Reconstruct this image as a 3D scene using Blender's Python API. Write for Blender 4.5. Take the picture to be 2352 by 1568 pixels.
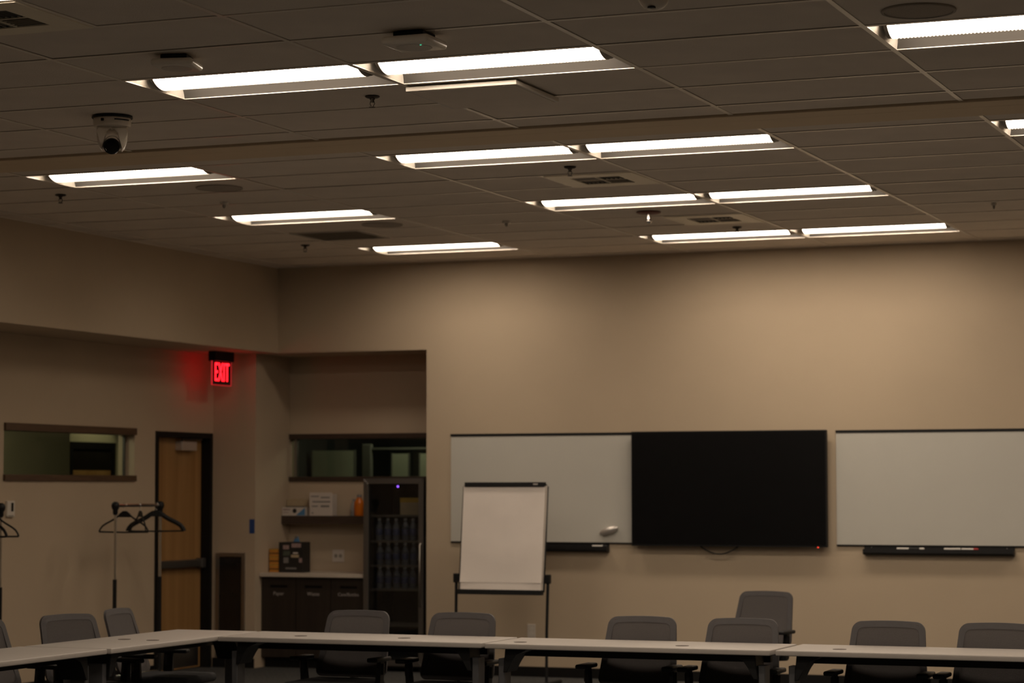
import bpy, bmesh, math, random
from mathutils import Vector, Matrix

scene = bpy.context.scene
for o in list(bpy.data.objects):
    bpy.data.objects.remove(o, do_unlink=True)
col = scene.collection
random.seed(7)

# ------------------------------------------------------------------ camera
CAM_H = 1.60
F_PX = 5498.0
cam_d = bpy.data.cameras.new('camera')
cam = bpy.data.objects.new('camera', cam_d)
col.objects.link(cam)
cam_d.sensor_fit = 'HORIZONTAL'
cam_d.sensor_width = 22.3
cam_d.lens = F_PX / 2352 * 22.3
cam_d.clip_start = 0.05
cam_d.clip_end = 100
R_ = Vector((0.92861906, 0.37103347, -0.00089344))
U_ = Vector((0.02349941, -0.05641064, 0.99813106))
F_ = Vector((-0.37028963, 0.92690453, 0.06110307))
cam.matrix_world = Matrix(((R_.x, U_.x, -F_.x, 0), (R_.y, U_.y, -F_.y, 0), (R_.z, U_.z, -F_.z, CAM_H), (0, 0, 0, 1)))
cam_d.dof.use_dof = True
cam_d.dof.focus_distance = 11.2
cam_d.dof.aperture_fstop = 2.3
scene.camera = cam

# ------------------------------------------------------------------ world, exposure, light levels
world = bpy.data.worlds.new('night')
scene.world = world
world.use_nodes = True
world.node_tree.nodes['Background'].inputs[0].default_value = (0.02, 0.02, 0.025, 1)
world.node_tree.nodes['Background'].inputs[1].default_value = 0.05
scene.view_settings.view_transform = 'Standard'
scene.view_settings.look = 'None'
scene.view_settings.gamma = 1.0
scene.view_settings.use_curve_mapping = False
scene.view_settings.exposure = 0.0
LENS_STRENGTH = 16.5                 # troffer diffusers
LENS_COLOR = (1.0, 0.83, 0.655)
EXIT_STRENGTH = 5.0
HALL_WATTS = 52.0                    # downlight and added unseen fill lights behind the glass
STORE_WATTS = 9.0

# ------------------------------------------------------------------ materials
MATS = {}
def nt(name):
    m = bpy.data.materials.new(name)
    m.use_nodes = True
    MATS[name] = m
    t = m.node_tree
    return m, t, t.nodes, t.links, t.nodes['Principled BSDF']

def mat(name, color, rough=0.6, metal=0.0, spec=0.5, noise=0.0, nscale=8.0, bump=0.0, bscale=60.0, stretch=(1, 1, 1), emit=None, estr=0.0, trans=0.0, alpha=1.0):
    m, t, n, l, b = nt(name)
    b.inputs['Base Color'].default_value = (*color, 1)
    b.inputs['Roughness'].default_value = rough
    b.inputs['Metallic'].default_value = metal
    b.inputs['Specular IOR Level'].default_value = spec
    if trans: b.inputs['Transmission Weight'].default_value = trans
    if alpha < 1: b.inputs['Alpha'].default_value = alpha
    if emit:
        b.inputs['Emission Color'].default_value = (*emit, 1)
        b.inputs['Emission Strength'].default_value = estr
    tc = n.new('ShaderNodeTexCoord')
    mp = n.new('ShaderNodeMapping')
    mp.inputs['Scale'].default_value = stretch
    l.new(tc.outputs['Object'], mp.inputs['Vector'])
    if noise:
        nz = n.new('ShaderNodeTexNoise')
        nz.inputs['Scale'].default_value = nscale
        nz.inputs['Detail'].default_value = 4
        l.new(mp.outputs['Vector'], nz.inputs['Vector'])
        r = n.new('ShaderNodeValToRGB')
        r.color_ramp.elements[0].position = 0.3
        r.color_ramp.elements[1].position = 0.7
        r.color_ramp.elements[0].color = (*[c * (1 - noise) for c in color], 1)
        r.color_ramp.elements[1].color = (*[min(1, c * (1 + noise)) for c in color], 1)
        l.new(nz.outputs['Fac'], r.inputs['Fac'])
        l.new(r.outputs['Color'], b.inputs['Base Color'])
    if bump:
        nb = n.new('ShaderNodeTexNoise')
        nb.inputs['Scale'].default_value = bscale
        nb.inputs['Detail'].default_value = 3
        l.new(mp.outputs['Vector'], nb.inputs['Vector'])
        bp = n.new('ShaderNodeBump')
        bp.inputs['Strength'].default_value = bump
        bp.inputs['Distance'].default_value = 0.01
        l.new(nb.outputs['Fac'], bp.inputs['Height'])
        l.new(bp.outputs['Normal'], b.inputs['Normal'])
    return m

mat('wall_paint', (0.52, 0.42, 0.305), 0.75, spec=0.25, noise=0.03, nscale=1.5, bump=0.08, bscale=90)
mat('track_paint', (0.80, 0.65, 0.46), 0.7, spec=0.2, noise=0.03, nscale=2)
mat('hall_paint', (0.40, 0.375, 0.27), 0.8, spec=0.2, noise=0.03, nscale=2)
mat('ceiling_tile', (0.86, 0.775, 0.68), 0.9, spec=0.1, noise=0.04, nscale=3, bump=0.25, bscale=130)
mat('grid_white', (0.95, 0.87, 0.77), 0.28, spec=0.6, noise=0.02, nscale=4)
mat('plenum', (0.03, 0.028, 0.025), 0.9, noise=0.2, nscale=3)
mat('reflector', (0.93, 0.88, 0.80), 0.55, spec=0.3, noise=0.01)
mat('wing_dimmed', (0.125, 0.115, 0.105), 0.6, spec=0.2, noise=0.01)  # reflector darkened in colour to stand in for weak light on the wings
mat('baffle_grey', (0.40, 0.37, 0.33), 0.6, spec=0.2, noise=0.01)  # grey of the added fins that cut the lens light
mat('lamp_cap', (0.30, 0.27, 0.23), 0.5, noise=0.02)
mat('carpet', (0.090, 0.091, 0.090), 0.95, spec=0.05, noise=0.35, nscale=45, bump=0.6, bscale=300)
mat('base_black', (0.006, 0.0055, 0.005), 0.55, spec=0.25, noise=0.1)
mat('laminate_white', (0.40, 0.365, 0.335), 0.45, spec=0.35, noise=0.015, nscale=12)
mat('edge_band', (0.60, 0.53, 0.46), 0.5, noise=0.02)
mat('leg_grey', (0.10, 0.10, 0.105), 0.45, metal=0.3, noise=0.05)
mat('plastic_black', (0.008, 0.008, 0.0085), 0.5, spec=0.3, noise=0.1, nscale=20)
mat('grommet_brown', (0.075, 0.050, 0.038), 0.6, noise=0.1)
mat('rubber', (0.01, 0.01, 0.01), 0.8, noise=0.1)
mat('chair_frame', (0.066, 0.060, 0.062), 0.6, noise=0.05, nscale=30)
mat('chair_mesh', (0.115, 0.104, 0.102), 0.8, spec=0.2, noise=0.08, nscale=220, bump=0.5, bscale=500)
mat('chair_seat', (0.05, 0.05, 0.052), 0.9, spec=0.1, noise=0.15, nscale=120, bump=0.3, bscale=400)
mat('chrome', (0.75, 0.74, 0.72), 0.12, metal=1.0, noise=0.02)
mat('steel', (0.42, 0.40, 0.37), 0.32, metal=1.0, noise=0.10, nscale=40, stretch=(30, 30, 1))
mat('steel_dark', (0.20, 0.19, 0.18), 0.40, metal=0.9, noise=0.10, nscale=40, stretch=(30, 30, 1))
mat('panel_dark', (0.016, 0.013, 0.011), 0.18, noise=0.2, nscale=4)
mat('whiteboard', (0.58, 0.565, 0.515), 0.30, spec=0.5, noise=0.015, nscale=3)
mat('screen_black', (0.004, 0.004, 0.0045), 0.30, spec=0.25, noise=0.1)
mat('paper', (0.90, 0.82, 0.76), 0.85, spec=0.1, noise=0.015, nscale=6, bump=0.35, bscale=5)
mat('white_plastic', (0.66, 0.61, 0.54), 0.4, noise=0.02)
mat('camera_white', (0.82, 0.75, 0.65), 0.3, noise=0.02)
mat('lens_black', (0.004, 0.004, 0.005), 0.12, noise=0.1)
mat('speaker_grille', (0.50, 0.44, 0.37), 0.8, noise=0.15, nscale=300, bump=0.5, bscale=600)
mat('diffuser_paint', (0.97, 0.89, 0.72), 0.32, noise=0.02)
mat('grille_dark', (0.05, 0.048, 0.04), 0.7, noise=0.1)
mat('return_grille', (0.50, 0.455, 0.39), 0.7, noise=0.1)
mat('red_brown', (0.16, 0.045, 0.03), 0.5, noise=0.05)
mat('brass_dark', (0.05, 0.04, 0.03), 0.5, metal=0.6, noise=0.1)
mat('tape_blue', (0.02, 0.06, 0.22), 0.7, noise=0.05)
mat('card_white', (0.62, 0.56, 0.50), 0.8, noise=0.02)
mat('card_tan', (0.46, 0.36, 0.23), 0.85, noise=0.05)
mat('card_black', (0.016, 0.014, 0.013), 0.5, noise=0.1)
mat('print_grey', (0.20, 0.19, 0.18), 0.7, noise=0.1, nscale=60)
mat('print_blue', (0.08, 0.22, 0.42), 0.6, noise=0.05)
mat('print_pink', (0.34, 0.24, 0.23), 0.6, noise=0.15, nscale=50)
mat('print_green', (0.07, 0.085, 0.06), 0.6, noise=0.3, nscale=50)
mat('letter_white', (0.40, 0.36, 0.34), 0.7, noise=0.02)
mat('orange_card', (0.52, 0.22, 0.03), 0.7, noise=0.1)
mat('yellow_card', (0.50, 0.32, 0.05), 0.7, noise=0.1)
mat('orange_juice', (0.70, 0.17, 0.005), 0.35, noise=0.1)
mat('bottle_clear', (0.42, 0.44, 0.47), 0.15, noise=0.05, alpha=0.45)
mat('water_bottle', (0.13, 0.145, 0.18), 0.15, noise=0.05, alpha=0.5)
mat('bottle_label', (0.030, 0.040, 0.10), 0.5, noise=0.2, nscale=40)
mat('bottle_cap', (0.24, 0.245, 0.25), 0.5, noise=0.02)
mat('counter_top', (0.60, 0.53, 0.45), 0.35, noise=0.04, nscale=60)
mat('fridge_black', (0.010, 0.010, 0.010), 0.5, noise=0.1)
mat('marker_red', (0.40, 0.03, 0.03), 0.5, noise=0.05)
mat('marker_black', (0.01, 0.01, 0.01), 0.5, noise=0.05)
mat('marker_white', (0.70, 0.67, 0.62), 0.5, noise=0.02)
mat('silver', (0.70, 0.66, 0.62), 0.28, metal=0.7, noise=0.02)
mat('pale_board', (0.36, 0.38, 0.27), 0.6, noise=0.03)
mat('store_grey', (0.16, 0.16, 0.13), 0.7, noise=0.05)
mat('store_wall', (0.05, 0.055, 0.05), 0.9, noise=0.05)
mat('exit_panel', (0.075, 0.022, 0.020), 0.25, noise=0.02)
mat('exit_red', (0.8, 0.02, 0.03), 0.4, emit=(1.0, 0.009, 0.016), estr=EXIT_STRENGTH, noise=0.01)
mat('exit_edge', (0.6, 0.03, 0.03), 0.3, emit=(1.0, 0.03, 0.04), estr=EXIT_STRENGTH * 0.10, noise=0.01)
mat('led_red', (0.5, 0.02, 0.01), 0.4, emit=(1.0, 0.06, 0.03), estr=1.6, noise=0.01)
mat('led_violet', (0.2, 0.1, 0.5), 0.4, emit=(0.30, 0.10, 1.0), estr=2.2, noise=0.01)
mat('led_green', (0.1, 0.5, 0.3), 0.4, emit=(0.1, 0.8, 0.45), estr=0.5, noise=0.01)

def emissive(name, color, strength):
    m = bpy.data.materials.new(name)
    m.use_nodes = True
    t = m.node_tree
    t.nodes.clear()
    e = t.nodes.new('ShaderNodeEmission')
    o = t.nodes.new('ShaderNodeOutputMaterial')
    e.inputs[0].default_value = (*color, 1)
    e.inputs[1].default_value = strength
    t.links.new(e.outputs[0], o.inputs[0])
    m.cycles.emission_sampling = 'FRONT'
    MATS[name] = m
emissive('lamp_lens', LENS_COLOR, LENS_STRENGTH)
emissive('hall_lens', (1.0, 0.85, 0.6), 0.6)

def wood(name, c0, c1, scale, stretch, rough=0.5):
    m, t, n, l, b = nt(name)
    tc = n.new('ShaderNodeTexCoord'); mp = n.new('ShaderNodeMapping')
    mp.inputs['Scale'].default_value = stretch
    l.new(tc.outputs['Object'], mp.inputs['Vector'])
    nz = n.new('ShaderNodeTexNoise'); nz.inputs['Scale'].default_value = scale; nz.inputs['Detail'].default_value = 6
    nz.inputs['Distortion'].default_value = 0.6
    l.new(mp.outputs['Vector'], nz.inputs['Vector'])
    r = n.new('ShaderNodeValToRGB')
    r.color_ramp.elements[0].position = 0.32; r.color_ramp.elements[1].position = 0.68
    r.color_ramp.elements[0].color = (*c0, 1); r.color_ramp.elements[1].color = (*c1, 1)
    l.new(nz.outputs['Fac'], r.inputs['Fac']); l.new(r.outputs['Color'], b.inputs['Base Color'])
    b.inputs['Roughness'].default_value = rough
wood('door_maple', (0.30, 0.155, 0.050), (0.44, 0.25, 0.095), 1.0, (7, 7, 0.25), 0.45)
wood('wood_dark', (0.040, 0.024, 0.016), (0.062, 0.038, 0.026), 3.0, (1, 1, 12), 0.5)
wood('cabinet_dark', (0.019, 0.0125, 0.009), (0.030, 0.020, 0.014), 2.0, (12, 12, 0.6), 0.5)
wood('trim_wood', (0.075, 0.040, 0.020), (0.11, 0.060, 0.030), 3.0, (1, 1, 10), 0.5)

def glass(name, tint, gloss=0.08):
    m = bpy.data.materials.new(name); m.use_nodes = True
    t = m.node_tree; n = t.nodes; l = t.links; n.clear()
    tr = n.new('ShaderNodeBsdfTransparent'); tr.inputs[0].default_value = (*tint, 1)
    gl = n.new('ShaderNodeBsdfGlossy'); gl.inputs[1].default_value = 0.03
    lwt = n.new('ShaderNodeLayerWeight'); lwt.inputs[0].default_value = 0.5
    pw = n.new('ShaderNodeMath'); pw.operation = 'POWER'; pw.inputs[1].default_value = 5.0
    ml = n.new('ShaderNodeMath'); ml.operation = 'MULTIPLY_ADD'; ml.inputs[1].default_value = 0.9; ml.inputs[2].default_value = 0.025
    l.new(lwt.outputs['Facing'], pw.inputs[0]); l.new(pw.outputs[0], ml.inputs[0])
    mx = n.new('ShaderNodeMixShader'); o = n.new('ShaderNodeOutputMaterial')
    l.new(ml.outputs[0], mx.inputs[0]); l.new(tr.outputs[0], mx.inputs[1]); l.new(gl.outputs[0], mx.inputs[2])
    l.new(mx.outputs[0], o.inputs[0])
    MATS[name] = m
glass('pane_glass', (0.86, 0.89, 0.82))
glass('fridge_glass', (0.82, 0.83, 0.83))
glass('acrylic', (0.94, 0.90, 0.90))

# ------------------------------------------------------------------ mesh helpers
def nb(): return bmesh.new()

def box(bm, x0, x1, y0, y1, z0, z1, bev=0.0, seg=2):
    vs = [bm.verts.new((x, y, z)) for x in (x0, x1) for y in (y0, y1) for z in (z0, z1)]
    fs = [(0, 1, 3, 2), (4, 6, 7, 5), (0, 4, 5, 1), (2, 3, 7, 6), (0, 2, 6, 4), (1, 5, 7, 3)]
    faces = [bm.faces.new([vs[i] for i in f]) for f in fs]
    if bev > 0:
        es = list({e for f in faces for e in f.edges})
        bmesh.ops.bevel(bm, geom=es, offset=bev, segments=seg, affect='EDGES', profile=0.5)

def frame_of(d):
    d = d.normalized()
    a = Vector((0, 0, 1)) if abs(d.z) < 0.9 else Vector((1, 0, 0))
    u = d.cross(a).normalized()
    return u, d.cross(u).normalized()

def tube(bm, pts, r, n=10, closed=False, caps=True, ry=None):
    pts = [Vector(p) for p in pts]
    rs = r if isinstance(r, (list, tuple)) else [r] * len(pts)
    rings = []
    u = None
    N = len(pts)
    for i, p in enumerate(pts):
        if closed: d = pts[(i + 1) % N] - pts[i - 1]
        else: d = pts[min(i + 1, N - 1)] - pts[max(i - 1, 0)]
        d = d.normalized()
        if u is None: u, v = frame_of(d)
        else:
            u = (u - d * u.dot(d)).normalized(); v = d.cross(u).normalized()
        rr = rs[i]; r2 = rr if ry is None else ry
        rings.append([bm.verts.new(p + u * math.cos(2 * math.pi * k / n) * rr + v * math.sin(2 * math.pi * k / n) * r2) for k in range(n)])
    m = N if closed else N - 1
    for i in range(m):
        a, b = rings[i], rings[(i + 1) % N]
        for k in range(n):
            bm.faces.new((a[k], a[(k + 1) % n], b[(k + 1) % n], b[k]))
    if caps and not closed:
        bm.faces.new(rings[0][::-1]); bm.faces.new(rings[-1])

def lathe(bm, prof, n=24, c=(0, 0, 0), cap0=True, cap1=True):
    rings = []
    for r, z in prof:
        rings.append([bm.verts.new((c[0] + r * math.cos(2 * math.pi * k / n), c[1] + r * math.sin(2 * math.pi * k / n), c[2] + z)) for k in range(n)])
    for a, b in zip(rings, rings[1:]):
        for k in range(n):
            bm.faces.new((a[k], a[(k + 1) % n], b[(k + 1) % n], b[k]))
    if cap0: bm.faces.new(rings[0][::-1])
    if cap1: bm.faces.new(rings[-1])

def prism(bm, poly, plane, a0, a1, bev=0.0):
    """poly: 2-D outline in the named plane (xy, xz, yz), extruded along the third axis."""
    def P(u, v, w):
        return {'xy': (u, v, w), 'xz': (u, w, v), 'yz': (w, u, v)}[plane]
    A = [bm.verts.new(P(u, v, a0)) for u, v in poly]
    B = [bm.verts.new(P(u, v, a1)) for u, v in poly]
    fs = [bm.faces.new(A[::-1]), bm.faces.new(B)]
    n = len(poly)
    for i in range(n):
        fs.append(bm.faces.new((A[i], A[(i + 1) % n], B[(i + 1) % n], B[i])))
    if bev:
        es = [e for e in fs[0].edges] + [e for e in fs[1].edges]
        bmesh.ops.bevel(bm, geom=es, offset=bev, segments=1, affect='EDGES')

def quadstrip(bm, rows):
    V = [[bm.verts.new(p) for p in r] for r in rows]
    for a, b in zip(V, V[1:]):
        for i in range(len(a) - 1):
            bm.faces.new((a[i], a[i + 1], b[i + 1], b[i]))
    return V

def cells_with_holes(u0, u1, v0, v1, holes):
    us = sorted({u0, u1, *[min(max(h[k], u0), u1) for h in holes for k in (0, 1)]})
    vs = sorted({v0, v1, *[min(max(h[k], v0), v1) for h in holes for k in (2, 3)]})
    out = []
    for a, b in zip(us, us[1:]):
        run = None
        for c, d in zip(vs, vs[1:]):
            mu, mv = (a + b) / 2, (c + d) / 2
            hole = any(h[0] < mu < h[1] and h[2] < mv < h[3] for h in holes)
            if hole:
                if run: out.append((a, b, *run)); run = None
            else:
                run = (run[0], d) if run else (c, d)
        if run: out.append((a, b, *run))
    return out

def make(name, bm, material, parent=None, smooth=None, loc=None, rotz=0.0):
    bmesh.ops.recalc_face_normals(bm, faces=bm.faces)
    me = bpy.data.meshes.new(name)
    bm.to_mesh(me); bm.free()
    me.materials.append(MATS[material])
    if smooth:
        me.shade_smooth()
        me.set_sharp_from_angle(angle=math.radians(smooth))
    o = bpy.data.objects.new(name, me)
    col.objects.link(o)
    if parent is not None: o.parent = parent
    if loc is not None: o.location = loc
    o.rotation_euler.z = rotz
    return o

def empty(name, loc=(0, 0, 0), rotz=0.0):
    o = bpy.data.objects.new(name, None)
    o.empty_display_size = 0.1
    col.objects.link(o)
    o.location = loc; o.rotation_euler.z = rotz
    return o

def tag(o, label, cat, group=None):
    o['label'] = label; o['category'] = cat
    if group: o['group'] = group
    return o

def struct(o, label=None):
    o['kind'] = 'structure'
    if label: o['label'] = label
    return o

def copy_tree(o, parent=None):
    c = o.copy(); col.objects.link(c); c.parent = parent
    for ch in list(o.children): copy_tree(ch, c)
    return c

def clone(o, label, loc, rotz=0.0):
    c = copy_tree(o); c['label'] = label; c.location = loc; c.rotation_euler.z = rotz
    return c

def text_mesh(name, body, size, material, parent, M, depth=0.002, xscale=1.0):
    cu = bpy.data.curves.new('lettering', 'FONT')
    cu.body = body; cu.size = size; cu.extrude = depth
    cu.space_character = 1.12 if body == 'EXIT' else 1.0
    cu.align_x = 'CENTER'; cu.align_y = 'CENTER'
    tmp = bpy.data.objects.new('lettering', cu)
    col.objects.link(tmp)
    bpy.context.view_layer.update()
    dg = bpy.context.evaluated_depsgraph_get()
    me = bpy.data.meshes.new_from_object(tmp.evaluated_get(dg))
    bpy.data.objects.remove(tmp, do_unlink=True)
    me.transform(M @ Matrix.Diagonal((xscale, 1, 1, 1)))
    me.materials.clear(); me.materials.append(MATS[material])
    me.name = name
    o = bpy.data.objects.new(name, me); col.objects.link(o)
    if parent is not None: o.parent = parent
    return o

# ------------------------------------------------------------------ main dimensions
CEIL = 3.57
X_LEFT = -10.54          # wall with the door
X_SOF = -9.89            # face of the soffit over it
Z_SOF = 2.807
Y_BACK = 19.10
X_ALC0, X_ALC1, Y_ALC = -10.108, -8.433, 19.77
X_RIGHT, Y_REAR = 4.0, -4.0
T4, T2 = 1.2192, 0.6096
GX0, GY0 = -6.0246, 9.9768          # grid origin near the camera
GY1 = GY0 + 2.8620                  # grid origin beyond the ceiling track
TRK0, TRK1, TRK2 = GY0 + 2.13, GY0 + 2.315, GY0 + 2.62

# ------------------------------------------------------------------ structure
bm = nb(); box(bm, -14.5, X_RIGHT + .2, Y_REAR - .2, 26, -0.12, 0.0)
struct(make('floor', bm, 'carpet'), 'dark grey carpet floor')

bm = nb()
for a, b, c, d in cells_with_holes(Y_REAR, 19.9, 0, CEIL + .1, [(15.77, 17.73, 1.700, 2.062), (18.075, 19.079, -1, 2.095)]):
    box(bm, X_LEFT - .16, X_LEFT, a, b, c, d)
struct(make('wall_left', bm, 'wall_paint'))
bm = nb(); box(bm, X_LEFT, X_SOF, Y_REAR, Y_BACK, Z_SOF, CEIL + .1)
struct(make('wall_left_soffit', bm, 'wall_paint'), 'tan soffit above the door wall')
bm = nb()
box(bm, X_ALC1, X_RIGHT, Y_BACK, 19.9, 0, CEIL + .1)
box(bm, X_LEFT, X_ALC0, Y_BACK, 19.9, 0, CEIL + .1)
box(bm, X_ALC0, X_ALC1, Y_BACK, 19.9, Z_SOF, CEIL + .1)
struct(make('wall_back', bm, 'wall_paint'))
bm = nb()
for a, b, c, d in cells_with_holes(X_ALC0, X_ALC1, 0, Z_SOF, [(X_ALC0, X_ALC1, 1.704, 2.056)]):
    box(bm, a, b, Y_ALC, 19.9, c, d)
struct(make('wall_alcove', bm, 'wall_paint'))
bm = nb(); box(bm, X_RIGHT, X_RIGHT + .15, Y_REAR, 19.9, 0, CEIL + .1)
struct(make('wall_right', bm, 'wall_paint'))
bm = nb(); box(bm, X_LEFT - .16, X_RIGHT + .15, Y_REAR - .15, Y_REAR, 0, CEIL + .1)
struct(make('wall_rear', bm, 'wall_paint'))

# baseboards
bm = nb(); box(bm, X_ALC1, X_RIGHT, Y_BACK - .012, Y_BACK, 0, .085, .003)
struct(make('baseboard_back', bm, 'base_black'))
bm = nb(); box(bm, X_LEFT + .012, X_ALC0, Y_BACK - .012, Y_BACK, 0, .085, .003)
struct(make('baseboard_corner', bm, 'base_black'))
bm = nb(); box(bm, X_LEFT, X_LEFT + .012, Y_REAR, 18.07, 0, .085, .003)
struct(make('baseboard_left', bm, 'base_black'))

# window 1 in the door wall
w1 = struct(empty('window_1', (X_LEFT, 16.75, 1.70)), 'interior window strip in the door wall')
def local(bm, o):
    bmesh.ops.translate(bm, verts=bm.verts, vec=-Vector(o.location))
bm = nb(); box(bm, X_LEFT - .10, X_LEFT - .092, 15.77, 17.73, 1.702, 2.06); local(bm, w1); make('pane', bm, 'pane_glass', w1)
bm = nb(); box(bm, X_LEFT - .155, X_LEFT + .022, 15.77, 17.735, 2.052, 2.111, .002); local(bm, w1); make('head_trim', bm, 'trim_wood', w1)
bm = nb(); box(bm, X_LEFT - .155, X_LEFT + .022, 15.765, 17.735, 1.662, 1.710, .002); local(bm, w1); make('sill', bm, 'trim_wood', w1)
bm = nb(); box(bm, X_LEFT - .108, X_LEFT - .088, 17.712, 17.730, 1.71, 2.052); local(bm, w1); make('side_channel', bm, 'steel_dark', w1)
# window 2 high in the alcove
w2 = struct(empty('window_2', (-9.27, Y_ALC, 1.70)), 'interior window strip high in the alcove')
bm = nb(); box(bm, X_ALC0, X_ALC1, Y_ALC + .05, Y_ALC + .058, 1.702, 2.06); local(bm, w2); make('pane', bm, 'pane_glass', w2)
bm = nb(); box(bm, X_ALC0 + .002, X_ALC1, Y_ALC - .022, Y_ALC + .12, 2.052, 2.098, .002); local(bm, w2); make('head_trim', bm, 'wood_dark', w2)
bm = nb(); box(bm, X_ALC0 + .002, X_ALC1, Y_ALC - .022, Y_ALC + .12, 1.664, 1.706, .002); local(bm, w2); make('sill', bm, 'wood_dark', w2)
bm = nb(); box(bm, X_ALC0 + .030, X_ALC0 + .055, Y_ALC + .035, Y_ALC + .075, 1.706, 2.052); local(bm, w2); make('side_channel', bm, 'steel', w2)

# door
d1 = struct(empty('door_1', (X_LEFT, 18.577, 0)), 'maple exit door in a black frame')
bm = nb()
box(bm, X_LEFT - .17, X_LEFT + .012, 18.075, 18.122, 0, 2.095, .002)
box(bm, X_LEFT - .17, X_LEFT + .012, 19.032, 19.079, 0, 2.095, .002)
box(bm, X_LEFT - .17, X_LEFT + .012, 18.122, 19.032, 2.048, 2.095, .002)
local(bm, d1); make('door_frame', bm, 'base_black', d1)
bm = nb(); box(bm, X_LEFT - .125, X_LEFT - .082, 18.124, 19.030, .008, 2.046, .001); local(bm, d1)
leaf = make('door_leaf', bm, 'door_maple', d1)
bm = nb(); box(bm, X_LEFT - .082, X_LEFT - .080, 18.15, 19.00, .02, .26); local(bm, d1); make('kick_plate', bm, 'steel', leaf)
clo = nb(); box(clo, X_LEFT - .082, X_LEFT - .012, 18.56, 18.83, 1.935, 2.015, .006); local(clo, d1)
closer = make('door_closer', clo, 'silver', d1)
bm = nb()
tube(bm, [(X_LEFT - .045, 18.60, 2.02), (X_LEFT - .03, 18.60, 2.034), (X_LEFT - .02, 18.93, 2.036), (X_LEFT - .05, 18.95, 2.04)], .007, 8); local(bm, d1); make('closer_arm', bm, 'steel_dark', closer)
bm = nb()
box(bm, X_LEFT - .082, X_LEFT - .022, 18.19, 18.98, .900, .968, .008)
local(bm, d1); bar = make('panic_bar', bm, 'steel_dark', d1)
bm = nb(); box(bm, X_LEFT - .083, X_LEFT - .012, 18.94, 19.01, .890, .978, .008); local(bm, d1); make('latch_case', bm, 'steel_dark', bar)
bm = nb()
for z in (.25, 1.05, 1.85): tube(bm, [(X_LEFT - .078, 18.126, z - .05), (X_LEFT - .078, 18.126, z + .05)], .007, 8)
local(bm, d1); make('hinges', bm, 'steel_dark', d1)

# hall behind window 1 and store room behind window 2
bm = nb()
box(bm, -12.75, -12.60, 12.0, 19.98, 0, 2.75)
box(bm, -12.95, -12.76, 19.98, 24.0, 0, 2.75)
box(bm, -12.95, -10.7, 12.0, 12.12, 0, 2.75)
box(bm, -12.95, -10.9, 24.0, 24.12, 0, 2.75)
box(bm, -12.95, -10.7, 12.0, 24.12, 2.75, 2.85)
struct(make('wall_hall', bm, 'hall_paint'), 'grey-green wall of the hall behind the window')
bm = nb()
box(bm, -11.02, -10.90, 19.9, 24.0, 0, 2.75)
struct(make('wall_hall_partition', bm, 'hall_paint'))
bm = nb()
box(bm, -12.4, -6.5, 23.6, 23.72, 0, 2.75)
box(bm, -7.2, -7.08, 19.9, 23.6, 0, 2.75)
box(bm, -10.9, -7.1, 19.9, 23.7, 2.75, 2.85)
box(bm, -10.9, -10.86, 19.9, 23.6, 0, 2.75)
struct(make('wall_store', bm, 'store_wall'), 'dark wall of the room behind the alcove window')
d2 = struct(empty('door_2', (-12.76, 20.62, 0)), 'dark framed door seen through the hall window')
bm = nb()
box(bm, -12.77, -12.735, 20.20, 20.26, 0, 2.06); box(bm, -12.77, -12.735, 20.98, 21.06, 0, 2.06); box(bm, -12.77, -12.735, 20.26, 20.98, 1.99, 2.06)
local(bm, d2); make('door_frame', bm, 'base_black', d2)
bm = nb(); box(bm, -12.765, -12.748, 20.26, 20.98, 0.0, 1.78); local(bm, d2); make('door_leaf', bm, 'door_maple', d2)
bm = nb(); box(bm, -12.765, -12.750, 20.26, 20.98, 1.78, 1.99); local(bm, d2); make('pane', bm, 'panel_dark', d2)

def lamp(name, kind, loc, watts, color, size=0.2, rot=None, **kw):
    ld = bpy.data.lights.new(name, kind)
    ld.energy = watts; ld.color = color
    for k, v in kw.items(): setattr(ld, k, v)
    o = bpy.data.objects.new(name, ld); col.objects.link(o); o.location = loc
    if rot: o.rotation_euler = rot
    return o
hl = tag(empty('hall_downlight', (-12.28, 20.63, 2.75)), 'small round downlight in the hall above the dark door', 'light')
bm = nb(); lathe(bm, [(.10, 0), (.10, -.02), (.075, -.02), (.07, -.002)], 20, cap0=True, cap1=False); make('trim_ring', bm, 'white_plastic', hl, 40)
bm = nb(); lathe(bm, [(.068, -.004), (.001, -.004)], 20, cap0=False); make('bulb', bm, 'hall_lens', hl)
l = lamp('hall_lamp', 'SPOT', (-12.28, 20.63, 2.72), HALL_WATTS * .28, (1.0, 0.85, 0.55), spot_size=math.radians(70), spot_blend=.5, shadow_soft_size=.05, rot=(0, math.radians(36), 0))
l2 = lamp('hall_fill', 'POINT', (-11.6, 17.2, 2.4), HALL_WATTS * .33, (1.0, 0.93, 0.72), shadow_soft_size=.15)  # unseen point light added to brighten the hall
l3 = lamp('store_fill', 'POINT', (-9.4, 21.0, 2.5), STORE_WATTS, (1.0, 0.94, 0.74), shadow_soft_size=.15)  # added point light without a fixture, brightens the store room

# ------------------------------------------------------------------ ceiling
ceil = struct(empty('ceiling', (0, 0, 0)), 'suspended ceiling of pale tiles in a metal grid')
bm = nb(); box(bm, X_LEFT, X_RIGHT, Y_REAR, 19.9, CEIL + .16, CEIL + .2)
make('deck', bm, 'plenum', ceil)

# which cells hold troffers: (column, y of near edge)
near_rows = [GY0 - 8 * T2, GY0 - 4 * T2, GY0]
far_rows = [GY1, GY1 + 4 * T2, GY1 + 8 * T2]
lights = []
for r, y in enumerate(near_rows + far_rows):
    for i in ((-2, 0, 1, 3, 4) if r > 2 else (0, 1, 3, 4)):
        lights.append((i, r, GX0 + i * T4, y))
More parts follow.
